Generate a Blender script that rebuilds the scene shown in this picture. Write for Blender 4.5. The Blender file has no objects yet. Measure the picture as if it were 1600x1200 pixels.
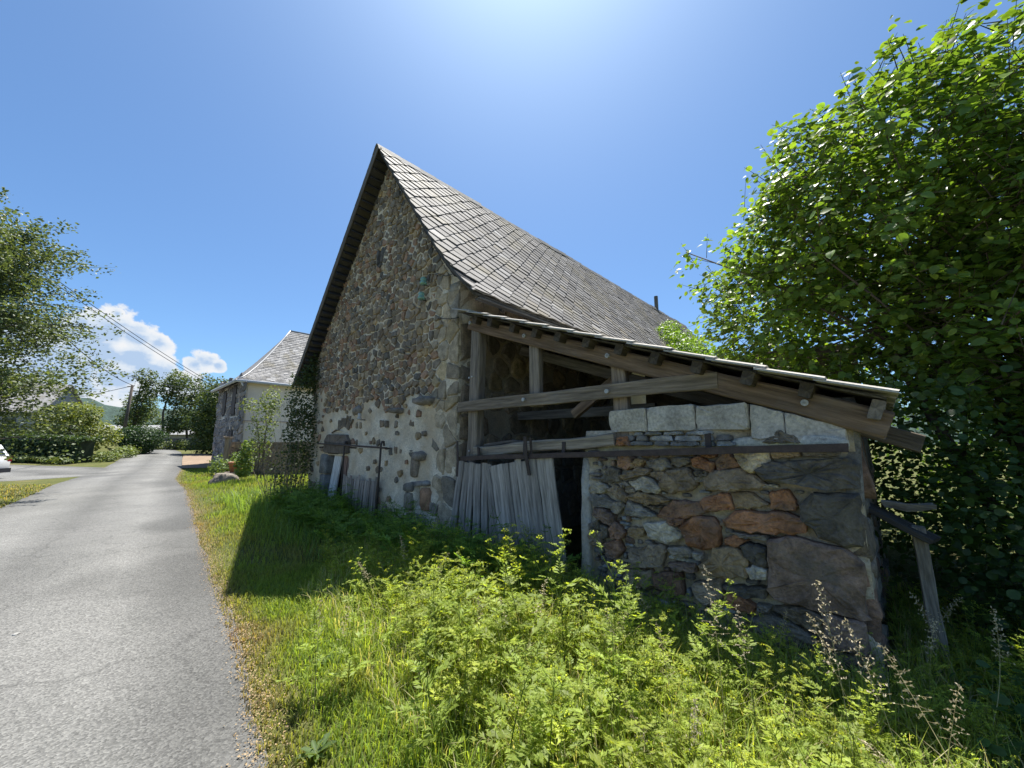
import bpy, bmesh, math, random
import numpy as np
from mathutils import Vector, Matrix, noise as mnoise

sc = bpy.context.scene
col = sc.collection
R = math.radians
rng = np.random.default_rng(7)
random.seed(7)

# ------------------------------------------------------------------ camera
EYE = 1.6
cam_d = bpy.data.cameras.new('camera')
cam_d.sensor_width = 36.0
cam_d.lens = 13.5
cam_d.clip_start = 0.05
cam_d.clip_end = 5000
cam = bpy.data.objects.new('camera', cam_d)
col.objects.link(cam)
cam.location = (0, 0, EYE)
cam.rotation_euler = (R(90 + 8.5), 0, 0)
sc.camera = cam

# ------------------------------------------------------------------ sky and sun
SUN_EL, SUN_AZ = R(69.8), R(4.5)          # azimuth measured from +Y towards +X
world = bpy.data.worlds.new('World')
sc.world = world
world.use_nodes = True
wn, wl = world.node_tree.nodes, world.node_tree.links
wn.clear()
w_out = wn.new('ShaderNodeOutputWorld')
sky = wn.new('ShaderNodeTexSky')
sky.sky_type = 'NISHITA'
sky.sun_disc = False
sky.sun_elevation = SUN_EL
sky.sun_rotation = SUN_AZ
sky.altitude = 1200
sky.air_density = 1.0
sky.dust_density = 3.0
sky.ozone_density = 5.0
bg_sky = wn.new('ShaderNodeBackground')
bg_sky.inputs['Strength'].default_value = 0.063
hue = wn.new('ShaderNodeMix'); hue.data_type = 'RGBA'; hue.blend_type = 'MULTIPLY'; hue.inputs[0].default_value = 1.0
hue.inputs[7].default_value = (.72, .91, 1.0, 1)          # tint that cuts red and green for a bluer sky
wl.new(sky.outputs['Color'], hue.inputs[6]); wl.new(hue.outputs[2], bg_sky.inputs['Color'])
# cumulus heaps near the horizon: (direction x, y, z, angular radius)
PUFFS = [(-.721,.664,.198,.043),(-.743,.646,.175,.05),(-.695,.693,.191,.034),(-.677,.713,.184,.027),(-.758,.635,.15,.051),(-.729,.669,.146,.058),
         (-.7,.697,.152,.046),(-.776,.616,.134,.052),(-.75,.654,.103,.049),(-.719,.686,.112,.053),(-.682,.72,.126,.042),(-.648,.754,.113,.035),
         (-.787,.598,.151,.057),(-.809,.57,.144,.064),(-.622,.766,.162,.026),(-.637,.756,.151,.02),(-.607,.779,.155,.016),(-.711,.666,.227,.012),
         (-.86,.50,.12,.09),(-.92,.38,.10,.08),(-.99,.10,.09,.09),(-.97,-.2,.11,.10),(-.6,-.8,.10,.11),(.2,-.97,.09,.1),(.8,-.6,.11,.1),(.95,.25,.08,.07)]
tcw = wn.new('ShaderNodeTexCoord')
wnoise = wn.new('ShaderNodeTexNoise'); wnoise.inputs['Scale'].default_value = 16; wnoise.inputs['Detail'].default_value = 9; wnoise.inputs['Roughness'].default_value = .58
wl.new(tcw.outputs['Generated'], wnoise.inputs['Vector'])
wn2 = wn.new('ShaderNodeTexNoise'); wn2.inputs['Scale'].default_value = 42; wn2.inputs['Detail'].default_value = 8; wn2.inputs['Roughness'].default_value = .6
wl.new(tcw.outputs['Generated'], wn2.inputs['Vector'])
prev = None
for (x, y, z, r) in PUFFS:
    d = Vector((x, y, z)).normalized()
    sub = wn.new('ShaderNodeVectorMath'); sub.operation = 'DISTANCE'
    sub.inputs[1].default_value = d
    wl.new(tcw.outputs['Generated'], sub.inputs[0])
    m = wn.new('ShaderNodeMath'); m.operation = 'MULTIPLY_ADD'
    m.inputs[1].default_value = -1.0 / r; m.inputs[2].default_value = 1.0
    wl.new(sub.outputs['Value'], m.inputs[0])
    if prev is None:
        prev = m
    else:
        mx = wn.new('ShaderNodeMath'); mx.operation = 'MAXIMUM'
        wl.new(prev.outputs[0], mx.inputs[0]); wl.new(m.outputs[0], mx.inputs[1])
        prev = mx
na = wn.new('ShaderNodeMath'); na.operation = 'MULTIPLY_ADD'; na.inputs[1].default_value = 1.7; na.inputs[2].default_value = -.74
wl.new(wnoise.outputs['Fac'], na.inputs[0])
nb = wn.new('ShaderNodeMath'); nb.operation = 'MULTIPLY_ADD'; nb.inputs[1].default_value = .9; nb.inputs[2].default_value = -.45
wl.new(wn2.outputs['Fac'], nb.inputs[0])
nab = wn.new('ShaderNodeMath'); nab.operation = 'ADD'; wl.new(na.outputs[0], nab.inputs[0]); wl.new(nb.outputs[0], nab.inputs[1])
dens = wn.new('ShaderNodeMath'); dens.operation = 'ADD'; wl.new(prev.outputs[0], dens.inputs[0]); wl.new(nab.outputs[0], dens.inputs[1])
cover = wn.new('ShaderNodeMapRange'); cover.interpolation_type = 'SMOOTHSTEP'
cover.inputs['From Min'].default_value = .10; cover.inputs['From Max'].default_value = .34
wl.new(dens.outputs[0], cover.inputs['Value'])
shadefac = wn.new('ShaderNodeMath'); shadefac.operation = 'MULTIPLY_ADD'; shadefac.inputs[1].default_value = .55
wl.new(dens.outputs[0], shadefac.inputs[0])
wn3 = wn.new('ShaderNodeTexNoise'); wn3.inputs['Scale'].default_value = 20; wn3.inputs['Detail'].default_value = 6
mpw = wn.new('ShaderNodeMapping'); mpw.inputs['Scale'].default_value = (1, 1, 2.2); wl.new(tcw.outputs['Generated'], mpw.inputs['Vector']); wl.new(mpw.outputs['Vector'], wn3.inputs['Vector'])
wl.new(wn3.outputs['Fac'], shadefac.inputs[2])
thick = wn.new('ShaderNodeValToRGB')
thick.color_ramp.elements[0].position = .60; thick.color_ramp.elements[0].color = (.95, .97, 1.0, 1)
thick.color_ramp.elements[1].position = 1.0; thick.color_ramp.elements[1].color = (.50, .66, .90, 1)
e = thick.color_ramp.elements.new(.80); e.color = (.80, .88, .98, 1)
wl.new(shadefac.outputs[0], thick.inputs['Fac'])
bg_c = wn.new('ShaderNodeBackground'); bg_c.inputs['Strength'].default_value = .335
wl.new(thick.outputs['Color'], bg_c.inputs['Color'])
mixw = wn.new('ShaderNodeMixShader')
wl.new(cover.outputs['Result'], mixw.inputs['Fac'])
wl.new(bg_sky.outputs[0], mixw.inputs[1]); wl.new(bg_c.outputs[0], mixw.inputs[2])
wl.new(mixw.outputs[0], w_out.inputs['Surface'])

sun_d = bpy.data.lights.new('sun', 'SUN')
sun_d.energy = 3.7
sun_d.angle = R(0.53)
sun_d.color = (1.0, .96, .89)
sun = bpy.data.objects.new('sun', sun_d)
col.objects.link(sun)
sdir = Vector((math.cos(SUN_EL) * math.sin(SUN_AZ), math.cos(SUN_EL) * math.cos(SUN_AZ), math.sin(SUN_EL)))
sun.rotation_euler = sdir.to_track_quat('Z', 'Y').to_euler()
sun.location = (0, 0, 30)

sc.view_settings.view_transform = 'Standard'
sc.view_settings.look = 'None'
sc.view_settings.gamma = 1.0
sc.view_settings.use_curve_mapping = False
sc.view_settings.exposure = 1.5

# ------------------------------------------------------------------ scene-graph helpers
def tag(o, label=None, cat=None, group=None, kind=None):
    if label: o['label'] = label
    if cat: o['category'] = cat
    if group: o['group'] = group
    if kind: o['kind'] = kind
    return o

def empty(name, loc=(0, 0, 0), rz=0.0, **k):
    o = bpy.data.objects.new(name, None)
    o.empty_display_size = .2
    col.objects.link(o)
    o.location = loc
    o.rotation_euler = (0, 0, rz)
    return tag(o, **k)

def link(name, me, parent=None, mat=None, **k):
    o = bpy.data.objects.new(name, me)
    col.objects.link(o)
    if parent is not None: o.parent = parent
    if mat is not None and len(me.materials) == 0: me.materials.append(mat)
    return tag(o, **k)

def set_col(me, cols):
    a = me.color_attributes.new('Col', 'FLOAT_COLOR', 'POINT')
    c = np.ones((len(me.vertices), 4), np.float32)
    c[:, :3] = cols
    a.data.foreach_set('color', c.ravel())

def mesh_py(name, v, f, color=(.5, .5, .5), smooth=False):
    me = bpy.data.meshes.new(name)
    me.from_pydata([tuple(map(float, p)) for p in v], [], [tuple(map(int, q)) for q in f])
    set_col(me, np.asarray(color, np.float32))
    if smooth:
        me.polygons.foreach_set('use_smooth', [True] * len(me.polygons))
    me.update()
    return me

def mesh_np(name, V, F, C, smooth=False):
    """V (n,3), F (m,k) with one polygon size, C (n,3)"""
    me = bpy.data.meshes.new(name)
    n, (m, k) = len(V), F.shape
    me.vertices.add(n)
    me.vertices.foreach_set('co', np.ascontiguousarray(V, np.float32).ravel())
    me.loops.add(m * k)
    me.loops.foreach_set('vertex_index', np.ascontiguousarray(F, np.int32).ravel())
    me.polygons.add(m)
    me.polygons.foreach_set('loop_start', np.arange(0, m * k, k, dtype=np.int32))
    if smooth: me.polygons.foreach_set('use_smooth', np.ones(m, bool))
    me.update(calc_edges=True)
    set_col(me, C)
    return me

class MB:
    """gathers shapes of one part into one mesh"""
    def __init__(s): s.v, s.f, s.c = [], [], []
    def add(s, v, f, c=(.5, .5, .5)):
        n = len(s.v)
        s.v += [tuple(p) for p in v]
        s.f += [tuple(i + n for i in q) for q in f]
        s.c += [tuple(c)] * len(v)
    def box(s, a, b, c=(.5, .5, .5)):
        (x0, y0, z0), (x1, y1, z1) = a, b
        s.add([(x0,y0,z0),(x1,y0,z0),(x1,y1,z0),(x0,y1,z0),(x0,y0,z1),(x1,y0,z1),(x1,y1,z1),(x0,y1,z1)],
              [(0,3,2,1),(4,5,6,7),(0,1,5,4),(1,2,6,5),(2,3,7,6),(3,0,4,7)], c)
    def tube(s, pts, rad, n=6, c=(.5, .5, .5), cap=True):
        pts = [Vector(p) for p in pts]
        if not hasattr(rad, '__len__'): rad = [rad] * len(pts)
        vs, fs = [], []
        for i, p in enumerate(pts):
            t = (pts[min(i + 1, len(pts) - 1)] - pts[max(i - 1, 0)]).normalized()
            a = t.orthogonal().normalized() if i == 0 else (a - t * a.dot(t)).normalized()
            b = t.cross(a)
            for k in range(n):
                th = 2 * math.pi * k / n
                vs.append(p + (a * math.cos(th) + b * math.sin(th)) * rad[i])
        for i in range(len(pts) - 1):
            for k in range(n):
                k2 = (k + 1) % n
                fs.append((i*n+k, i*n+k2, (i+1)*n+k2, (i+1)*n+k))
        if cap:
            fs.append(tuple(range(n))[::-1]); fs.append(tuple((len(pts)-1)*n + k for k in range(n)))
        s.add(vs, fs, c)
    def build(s, name, mat, parent=None, smooth=False, **k):
        me = bpy.data.meshes.new(name)
        me.from_pydata(s.v, [], s.f)
        set_col(me, np.array(s.c, np.float32))
        if smooth: me.polygons.foreach_set('use_smooth', [True] * len(me.polygons))
        me.update()
        return link(name, me, parent, mat, **k)

def instance_np(tv, tf, P, rot, scale, cols, cvar=None):
    """joined copies of a template: rot (N,3,3), scale (N,) or (N,3)"""
    N, k = len(P), len(tv)
    sc_ = scale[:, None, None] if np.ndim(scale) == 1 else scale[:, None, :]
    V = (tv[None] * sc_) @ np.transpose(rot, (0, 2, 1)) + P[:, None, :]
    F = (tf[None] + (np.arange(N) * k)[:, None, None]).reshape(-1, tf.shape[1])
    C = np.repeat(cols[:, None, :], k, 1)
    if cvar is not None: C = C * cvar[None, :, None]
    return V.reshape(-1, 3), F, C.reshape(-1, 3)

def rots(yaw, pitch, roll):
    cy, sy, cp, sp, cr, sr = np.cos(yaw), np.sin(yaw), np.cos(pitch), np.sin(pitch), np.cos(roll), np.sin(roll)
    o, z = np.ones_like(yaw), np.zeros_like(yaw)
    Rz = np.stack([cy, -sy, z, sy, cy, z, z, z, o], -1).reshape(-1, 3, 3)
    Rx = np.stack([o, z, z, z, cp, -sp, z, sp, cp], -1).reshape(-1, 3, 3)
    Ry = np.stack([cr, z, sr, z, o, z, -sr, z, cr], -1).reshape(-1, 3, 3)
    return Rz @ Rx @ Ry

def fbm(x, y, z=0.0, o=3):
    return mnoise.fractal(Vector((x, y, z)), 1.0, 2.0, o)

# ------------------------------------------------------------------ materials
def new_mat(name):
    m = bpy.data.materials.new(name)
    m.use_nodes = True
    nt = m.node_tree
    return m, nt, nt.nodes, nt.links, nt.nodes['Principled BSDF']

def N(nodes, t, **k):
    n = nodes.new(t)
    for a, b in k.items():
        if a in n.inputs: n.inputs[a].default_value = b
        else: setattr(n, a, b)
    return n

def mixc(nodes, links, mode, fac, a, b):
    m = nodes.new('ShaderNodeMix'); m.data_type = 'RGBA'; m.blend_type = mode
    for sock, val in ((m.inputs[0], fac), (m.inputs[6], a), (m.inputs[7], b)):
        if hasattr(val, 'default_value') or hasattr(val, 'is_linked'): links.new(val, sock)
        else: sock.default_value = val
    return m.outputs[2]

def ramp(nodes, links, src, stops):
    r = nodes.new('ShaderNodeValToRGB')
    el = r.color_ramp.elements
    while len(el) < len(stops): el.new(.5)
    for e_, (p, c) in zip(el, stops):
        e_.position = p; e_.color = (c, c, c, 1) if not hasattr(c, '__len__') else (*c, 1)
    links.new(src, r.inputs['Fac'])
    return r.outputs['Color']

def surf(name, rough=.85, var=(.55, 1.35), scale=6.0, fine=45.0, bump=.4, bdist=.01, spots=None, stretch=None, spec=.3, tint=None, streak=None):
    """attribute colour x two noises, optional lichen spots, bump"""
    m, nt, nd, ln, bs = new_mat(name)
    at = N(nd, 'ShaderNodeAttribute', attribute_name='Col')
    tc = N(nd, 'ShaderNodeTexCoord')
    vec = tc.outputs['Object']
    if stretch:
        mp = N(nd, 'ShaderNodeMapping'); mp.inputs['Scale'].default_value = stretch
        ln.new(vec, mp.inputs['Vector']); vec = mp.outputs['Vector']
    n1 = N(nd, 'ShaderNodeTexNoise', Scale=scale, Detail=6.0, Roughness=.62); ln.new(vec, n1.inputs['Vector'])
    n2 = N(nd, 'ShaderNodeTexNoise', Scale=fine, Detail=5.0, Roughness=.65); ln.new(vec, n2.inputs['Vector'])
    c = mixc(nd, ln, 'MULTIPLY', 1.0, at.outputs['Color'], ramp(nd, ln, n1.outputs['Fac'], [(.28, var[0]), (.72, var[1])]))
    c = mixc(nd, ln, 'MULTIPLY', 1.0, c, ramp(nd, ln, n2.outputs['Fac'], [(.3, .72), (.7, 1.28)]))
    if tint:                                   # (scale, threshold, colour, amount)
        n4 = N(nd, 'ShaderNodeTexNoise', Scale=tint[0], Detail=5.0, Roughness=.6); ln.new(tc.outputs['Object'], n4.inputs['Vector'])
        f = ramp(nd, ln, n4.outputs['Fac'], [(tint[1] - .06, 0.0), (tint[1] + .1, tint[3])])
        c = mixc(nd, ln, 'MIX', f, c, (*tint[2], 1))
    if spots:
        n3 = N(nd, 'ShaderNodeTexNoise', Scale=spots[0], Detail=4.0, Roughness=.7); ln.new(tc.outputs['Object'], n3.inputs['Vector'])
        f = ramp(nd, ln, n3.outputs['Fac'], [(spots[1], 0.0), (spots[1] + .07, spots[3])])
        c = mixc(nd, ln, 'MIX', f, c, (*spots[2], 1))
    ln.new(c, bs.inputs['Base Color'])
    bs.inputs['Roughness'].default_value = rough
    bs.inputs['Specular IOR Level'].default_value = spec
    if bump:
        s_ = N(nd, 'ShaderNodeMath', operation='MULTIPLY_ADD'); s_.inputs[1].default_value = .6
        ln.new(n1.outputs['Fac'], s_.inputs[0]); ln.new(n2.outputs['Fac'], s_.inputs[2])
        b = N(nd, 'ShaderNodeBump', Strength=bump, Distance=bdist)
        ln.new(s_.outputs[0], b.inputs['Height']); ln.new(b.outputs['Normal'], bs.inputs['Normal'])
    return m

def leafmat(name, trans=.45, rough=.45, spec=.35, tmul=(1.5, 1.35, .45)):
    m, nt, nd, ln, bs = new_mat(name)
    at = N(nd, 'ShaderNodeAttribute', attribute_name='Col')
    tc = N(nd, 'ShaderNodeTexCoord')
    n1 = N(nd, 'ShaderNodeTexNoise', Scale=35.0, Detail=3.0); ln.new(tc.outputs['Object'], n1.inputs['Vector'])
    c = mixc(nd, ln, 'MULTIPLY', 1.0, at.outputs['Color'], ramp(nd, ln, n1.outputs['Fac'], [(.3, .8), (.7, 1.2)]))
    ln.new(c, bs.inputs['Base Color'])
    bs.inputs['Roughness'].default_value = rough
    bs.inputs['Specular IOR Level'].default_value = spec
    tr = N(nd, 'ShaderNodeBsdfTranslucent')
    ct = mixc(nd, ln, 'MULTIPLY', 1.0, c, (*tmul, 1))
    ln.new(ct, tr.inputs['Color'])
    mx = N(nd, 'ShaderNodeMixShader'); mx.inputs[0].default_value = trans
    ln.new(bs.outputs[0], mx.inputs[1]); ln.new(tr.outputs[0], mx.inputs[2])
    ln.new(mx.outputs[0], nd['Material Output'].inputs['Surface'])
    return m

M = {}
M['stone'] = surf('rubble_stone', .9, (.55, 1.4), 9, 50, .8, .016, spots=(26, .66, (.42, .40, .35), .55), tint=(2.2, .60, (.20, .15, .09), .35))
M['pier'] = surf('pier_stone', .92, (.42, 1.5), 8, 42, 1.0, .03, spots=(30, .68, (.40, .39, .36), .6), tint=(3.5, .58, (.16, .15, .13), .55))
M['mortar'] = surf('lime_mortar', .95, (.66, 1.25), 3.2, 38, 1.0, .025, spots=(9, .62, (.40, .34, .26), .55), tint=(1.1, .50, (.56, .42, .26), .6))
M['concrete'] = surf('concrete_block', .95, (.7, 1.2), 5, 40, .6, .012, spots=(14, .60, (.23, .22, .2), .7))
M['slate'] = surf('roof_slate', .75, (.6, 1.3), 3, 70, .6, .008, spots=(38, .62, (.36, .35, .32), .6), tint=(1.3, .57, (.16, .135, .075), .55), spec=.35)
M['tile'] = surf('cement_tile', .85, (.75, 1.15), 5, 60, .4, .006, spots=(30, .66, (.25, .25, .22), .5))
M['wood'] = surf('weathered_wood', .9, (.42, 1.45), 1.0, 3.2, .9, .009, stretch=(26, 26, 1.6), spec=.2)
M['oldwood'] = surf('dark_timber', .9, (.42, 1.5), 1.0, 3.0, .9, .011, stretch=(18, 18, 1.3), spec=.2, tint=(2.0, .6, (.20, .19, .18), .4))
M['iron'] = surf('rusty_iron', .75, (.6, 1.3), 12, 80, .3, .003, spec=.4)
M['zinc'] = surf('zinc', .45, (.85, 1.1), 5, 40, .1, .002, spec=.5)
M['render'] = surf('cream_render', .95, (.92, 1.06), 1.2, 60, .15, .004)
M['plain'] = surf('plain', .7, (.9, 1.1), 8, 60, .15, .003)
M['bark'] = surf('bark', .95, (.5, 1.4), 6, 30, .8, .015, stretch=(1, 1, .25))
M['boulder'] = surf('boulder_stone', .92, (.55, 1.35), 4, 30, .8, .03, spots=(12, .6, (.33, .31, .26), .6))
M['leaf'] = leafmat('hazel_leaf', .46, .42, .38, (1.3, 1.35, .45))
M['farleaf'] = leafmat('small_leaf', .35, .5, .35, (1.35, 1.3, .5))
M['grass'] = leafmat('grass_blade', .5, .5, .3, (1.35, 1.3, .5))
M['weed'] = leafmat('weed_leaf', .58, .5, .3, (1.4, 1.3, .4))
M['straw'] = leafmat('dry_straw', .25, .8, .15, (1.1, 1.05, .9))

# ------------------------------------------------------------------ frame of the barn
ROT = R(-43.5)
B0 = Vector((-.79, 5.62, 0))
UX, UY = math.cos(ROT), math.sin(ROT)                 # u: along the gable to the right
def bl(x, y):                                         # world -> barn frame
    dx, dy = x - B0.x, y - B0.y
    return dx * UX + dy * UY, -dx * UY + dy * UX
def bw(u, w, z=0.0):                                  # barn frame -> world
    return Vector((B0.x + u * UX - w * UY, B0.y + u * UY + w * UX, z))

def sstep(t):
    t = np.clip(t, 0, 1)
    return t * t * (3 - 2 * t)

EDGE = np.array([(16, -16.5), (8, -7.6), (3.0, -2.5), (.35, .2), (-1.2, 2.16), (-1.81, 2.89), (-2.63, 3.87), (-3.62, 4.91), (-5.65, 7.23), (-10.27, 12.46), (-14.56, 17.06), (-18.2, 21.6), (-24, 28.6), (-31, 36.5), (-37, 43), (-46, 52)])
def terrain(x, y):
    x = np.asarray(x, float); y = np.asarray(y, float)
    u = (x - B0.x) * UX + (y - B0.y) * UY
    w = -(x - B0.x) * UY + (y - B0.y) * UX
    h = .27 * sstep((-u - .5) / 4.5) * sstep((w + 2.6) / 2.4) * sstep((w + 22) / 4) * sstep((u + 16) / 6)
    t = (x + 15) * -.65 + (y - 18) * .76
    h = h + .6 * sstep((t - 4) / 22)
    d = (x + 18) * -.76 + (y - 21.9) * -.65
    h = h + .95 * sstep((d - 3.4) / 3.0) * sstep((t - 15) / 8)
    return h
def th(x, y): return float(terrain(x, y))

def road_pts():
    """right edge, left edge resampled"""
    seg = np.linalg.norm(np.diff(EDGE, axis=0), axis=1)
    s = np.concatenate([[0], np.cumsum(seg)])
    q = np.concatenate([np.arange(0, s[11], .35), np.arange(s[11], s[-1], 1.0)])
    P = np.stack([np.interp(q, s, EDGE[:, 0]), np.interp(q, s, EDGE[:, 1])], 1)
    for _ in range(6): P[1:-1] = .25 * P[:-2] + .5 * P[1:-1] + .25 * P[2:]
    T = np.gradient(P, axis=0); T /= np.linalg.norm(T, axis=1)[:, None]
    Nn = np.stack([-T[:, 1], T[:, 0]], 1)          # to the left of the direction of travel
    return P, Nn, q
RP, RN, RQ = road_pts()
ROADW = 3.45

def edge_dist(x, y):
    """signed distance to the right road edge, + on the barn side"""
    p = np.stack([np.ravel(x), np.ravel(y)], 1)
    out = np.empty(len(p))
    for i in range(0, len(p), 4000):
        d = p[i:i+4000, None, :] - RP[None]
        k = np.argmin((d ** 2).sum(2), 1)
        dd = d[np.arange(len(k)), k]
        out[i:i+4000] = -(dd * RN[k]).sum(1)
    return out.reshape(np.shape(x))

# ------------------------------------------------------------------ ground
def ground_material():
    m, nt, nd, ln, bs = new_mat('ground_soil')
    tc = N(nd, 'ShaderNodeTexCoord')
    n1 = N(nd, 'ShaderNodeTexNoise', Scale=.9, Detail=8.0, Roughness=.6); ln.new(tc.outputs['Object'], n1.inputs['Vector'])
    n2 = N(nd, 'ShaderNodeTexNoise', Scale=22.0, Detail=6.0, Roughness=.7); ln.new(tc.outputs['Object'], n2.inputs['Vector'])
    c = ramp(nd, ln, n1.outputs['Fac'], [(.3, (.07, .085, .03)), (.55, (.11, .115, .04)), (.75, (.19, .155, .08))])
    c = mixc(nd, ln, 'MULTIPLY', 1.0, c, ramp(nd, ln, n2.outputs['Fac'], [(.3, .55), (.7, 1.4)]))
    ln.new(c, bs.inputs['Base Color']); bs.inputs['Roughness'].default_value = 1.0; bs.inputs['Specular IOR Level'].default_value = .1
    b = N(nd, 'ShaderNodeBump', Strength=.9, Distance=.04); ln.new(n2.outputs['Fac'], b.inputs['Height']); ln.new(b.outputs['Normal'], bs.inputs['Normal'])
    return m
xs = np.concatenate([np.linspace(-420, -60, 22), np.arange(-58, -24, 1.0), np.arange(-24, 10, .33), np.arange(10, 30, 1.2), np.linspace(32, 420, 22)])
ys = np.concatenate([np.linspace(-60, -6, 16), np.arange(-5, 26, .33), np.arange(26, 62, 1.0), np.linspace(64, 500, 26)])
X, Y = np.meshgrid(xs, ys)
Z = terrain(X, Y)
ed = edge_dist(X, Y)
Z = Z - .05 * sstep((-ed - .1) / .25) * sstep((ROADW + ed - .15) / .3)
ny, nx = X.shape
V = np.stack([X.ravel(), Y.ravel(), Z.ravel()], 1)
I = np.arange(nx * ny).reshape(ny, nx)
F = np.stack([I[:-1, :-1], I[:-1, 1:], I[1:, 1:], I[1:, :-1]], -1).reshape(-1, 4)
me = mesh_np('ground', V, F, np.full((len(V), 3), .5), True)
link('ground', me, None, ground_material(), kind='structure')

# ------------------------------------------------------------------ road
def road_material():
    m, nt, nd, ln, bs = new_mat('asphalt')
    tc = N(nd, 'ShaderNodeTexCoord')
    at = N(nd, 'ShaderNodeAttribute', attribute_name='Col')       # r: place across the road, g: broken edge
    big = N(nd, 'ShaderNodeTexNoise', Scale=.55, Detail=6.0, Roughness=.6); ln.new(tc.outputs['Object'], big.inputs['Vector'])
    agg = N(nd, 'ShaderNodeTexVoronoi', Scale=85.0); ln.new(tc.outputs['Object'], agg.inputs['Vector'])
    fine = N(nd, 'ShaderNodeTexNoise', Scale=130.0, Detail=3.0); ln.new(tc.outputs['Object'], fine.inputs['Vector'])
    c = ramp(nd, ln, big.outputs['Fac'], [(.3, (.10, .099, .092)), (.7, (.155, .152, .142))])
    sep = N(nd, 'ShaderNodeSeparateColor'); ln.new(at.outputs['Color'], sep.inputs['Color'])
    wheel = ramp(nd, ln, sep.outputs['Red'], [(0.0, .66), (.10, .76), (.24, 1.18), (.38, 1.02), (.52, .76), (.68, 1.14), (.80, 1.16), (1.0, .75)])
    c = mixc(nd, ln, 'MULTIPLY', .9, c, wheel)
    c = mixc(nd, ln, 'MULTIPLY', 1.0, c, ramp(nd, ln, agg.outputs['Color'], [(.1, .62), (.5, 1.0), (.9, 1.45)]))
    c = mixc(nd, ln, 'MULTIPLY', 1.0, c, ramp(nd, ln, fine.outputs['Fac'], [(.3, .8), (.7, 1.2)]))
    ck = N(nd, 'ShaderNodeTexVoronoi', Scale=.55, feature='DISTANCE_TO_EDGE'); dn = N(nd, 'ShaderNodeTexNoise', Scale=2.2, Detail=6.0)
    ln.new(tc.outputs['Object'], dn.inputs['Vector'])
    vm = N(nd, 'ShaderNodeVectorMath', operation='MULTIPLY_ADD'); vm.inputs[1].default_value = (.55, .55, .55)
    ln.new(dn.outputs['Color'], vm.inputs[0]); ln.new(tc.outputs['Object'], vm.inputs[2]); ln.new(vm.outputs[0], ck.inputs['Vector'])
    c = mixc(nd, ln, 'MULTIPLY', .4, c, ramp(nd, ln, ck.outputs['Distance'], [(.002, .45), (.010, 1.0)]))
    pt = N(nd, 'ShaderNodeTexNoise', Scale=.28, Detail=3.0, Roughness=.4); ln.new(tc.outputs['Object'], pt.inputs['Vector'])
    c = mixc(nd, ln, 'MULTIPLY', 1.0, c, ramp(nd, ln, pt.outputs['Fac'], [(.40, .86), (.44, 1.06)]))
    ln.new(c, bs.inputs['Base Color']); bs.inputs['Roughness'].default_value = .82; bs.inputs['Specular IOR Level'].default_value = .35
    b = N(nd, 'ShaderNodeBump', Strength=.7, Distance=.006); ln.new(agg.outputs['Distance'], b.inputs['Height']); ln.new(b.outputs['Normal'], bs.inputs['Normal'])
    return m
M['road'] = road_material()
def ribbon(name, P, Nn, w0, w1, z0, nc=10, jag=.05):
    vs, cs = [], []
    for i in range(len(P)):
        j0 = jag * (fbm(P[i, 0] * 1.7, P[i, 1] * 1.7) + .8 * fbm(P[i, 0] * 6, P[i, 1] * 6, 3.0))
        j1 = jag * fbm(P[i, 0] * 1.7, P[i, 1] * 1.7, 9.0)
        a, b = w0 + j0, (w1[i] if hasattr(w1, '__len__') else w1) + j1
        for k in range(nc + 1):
            f_ = k / nc
            x, y = P[i] + Nn[i] * (a + (b - a) * f_)
            crown = .035 * (1 - (2 * f_ - 1) ** 2)
            vs.append((x, y, th(x, y) + z0 + crown)); cs.append((f_, 0, 0))
    I = np.arange(len(P) * (nc + 1)).reshape(len(P), nc + 1)
    F = np.stack([I[:-1, :-1], I[1:, :-1], I[1:, 1:], I[:-1, 1:]], -1).reshape(-1, 4)[:, ::-1]
    me = mesh_np(name, np.array(vs), F, np.array(cs), True)
    return link(name, me, None, M['road'], kind='structure')
ribbon('road', RP, RN, 0.0, ROADW, .008, 12)
# the side road that joins from the left
q = np.linspace(0, 1, 60)
SPb = np.stack([np.interp(q, [0, .25, 1], [-19.5, -25, -62]), np.interp(q, [0, .25, 1], [22.2, 23.0, 24.0])], 1)
SN = np.tile(np.array([[0.03, -1.0]]), (60, 1))
ribbon('side_road', SPb, SN, 0.0, np.interp(q, [0, .04, .12, .35, 1], [2.0, 6.2, 7.4, 5.2, 4.6]), .004, 8)
# pale orange gravel by the neighbouring house
gv = [(-19.0, 22.6), (-17.2, 23.4), (-20.4, 27.2), (-24.6, 32.0), (-27.5, 34.6), (-27.8, 33.0), (-23.2, 27.5)]
cx_, cy_ = np.mean([p[0] for p in gv]), np.mean([p[1] for p in gv])
vs = [(cx_, cy_, th(cx_, cy_) + .05)]
n_ = 60
pp = np.array(gv + [gv[0]]); sl = np.concatenate([[0], np.cumsum(np.linalg.norm(np.diff(pp, axis=0), axis=1))])
ring = [(np.interp(t, sl, pp[:, 0]), np.interp(t, sl, pp[:, 1])) for t in np.linspace(0, sl[-1], n_, endpoint=False)]
fs = []
for r_ in (.5, 1.0):
    for (x, y) in ring:
        x2, y2 = cx_ + (x - cx_) * r_, cy_ + (y - cy_) * r_
        vs.append((x2, y2, th(x2, y2) + .055))
for k in range(n_):
    k2 = (k + 1) % n_
    fs.append((0, 1 + k, 1 + k2)); fs.append((1 + k, 1 + n_ + k, 1 + n_ + k2, 1 + k2))
link('gravel_path', mesh_py('gravel_path', vs, fs, (.24, .175, .12)), None, surf('gravel', .95, (.75, 1.2), 2, 60, .5, .01), kind='structure')

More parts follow.
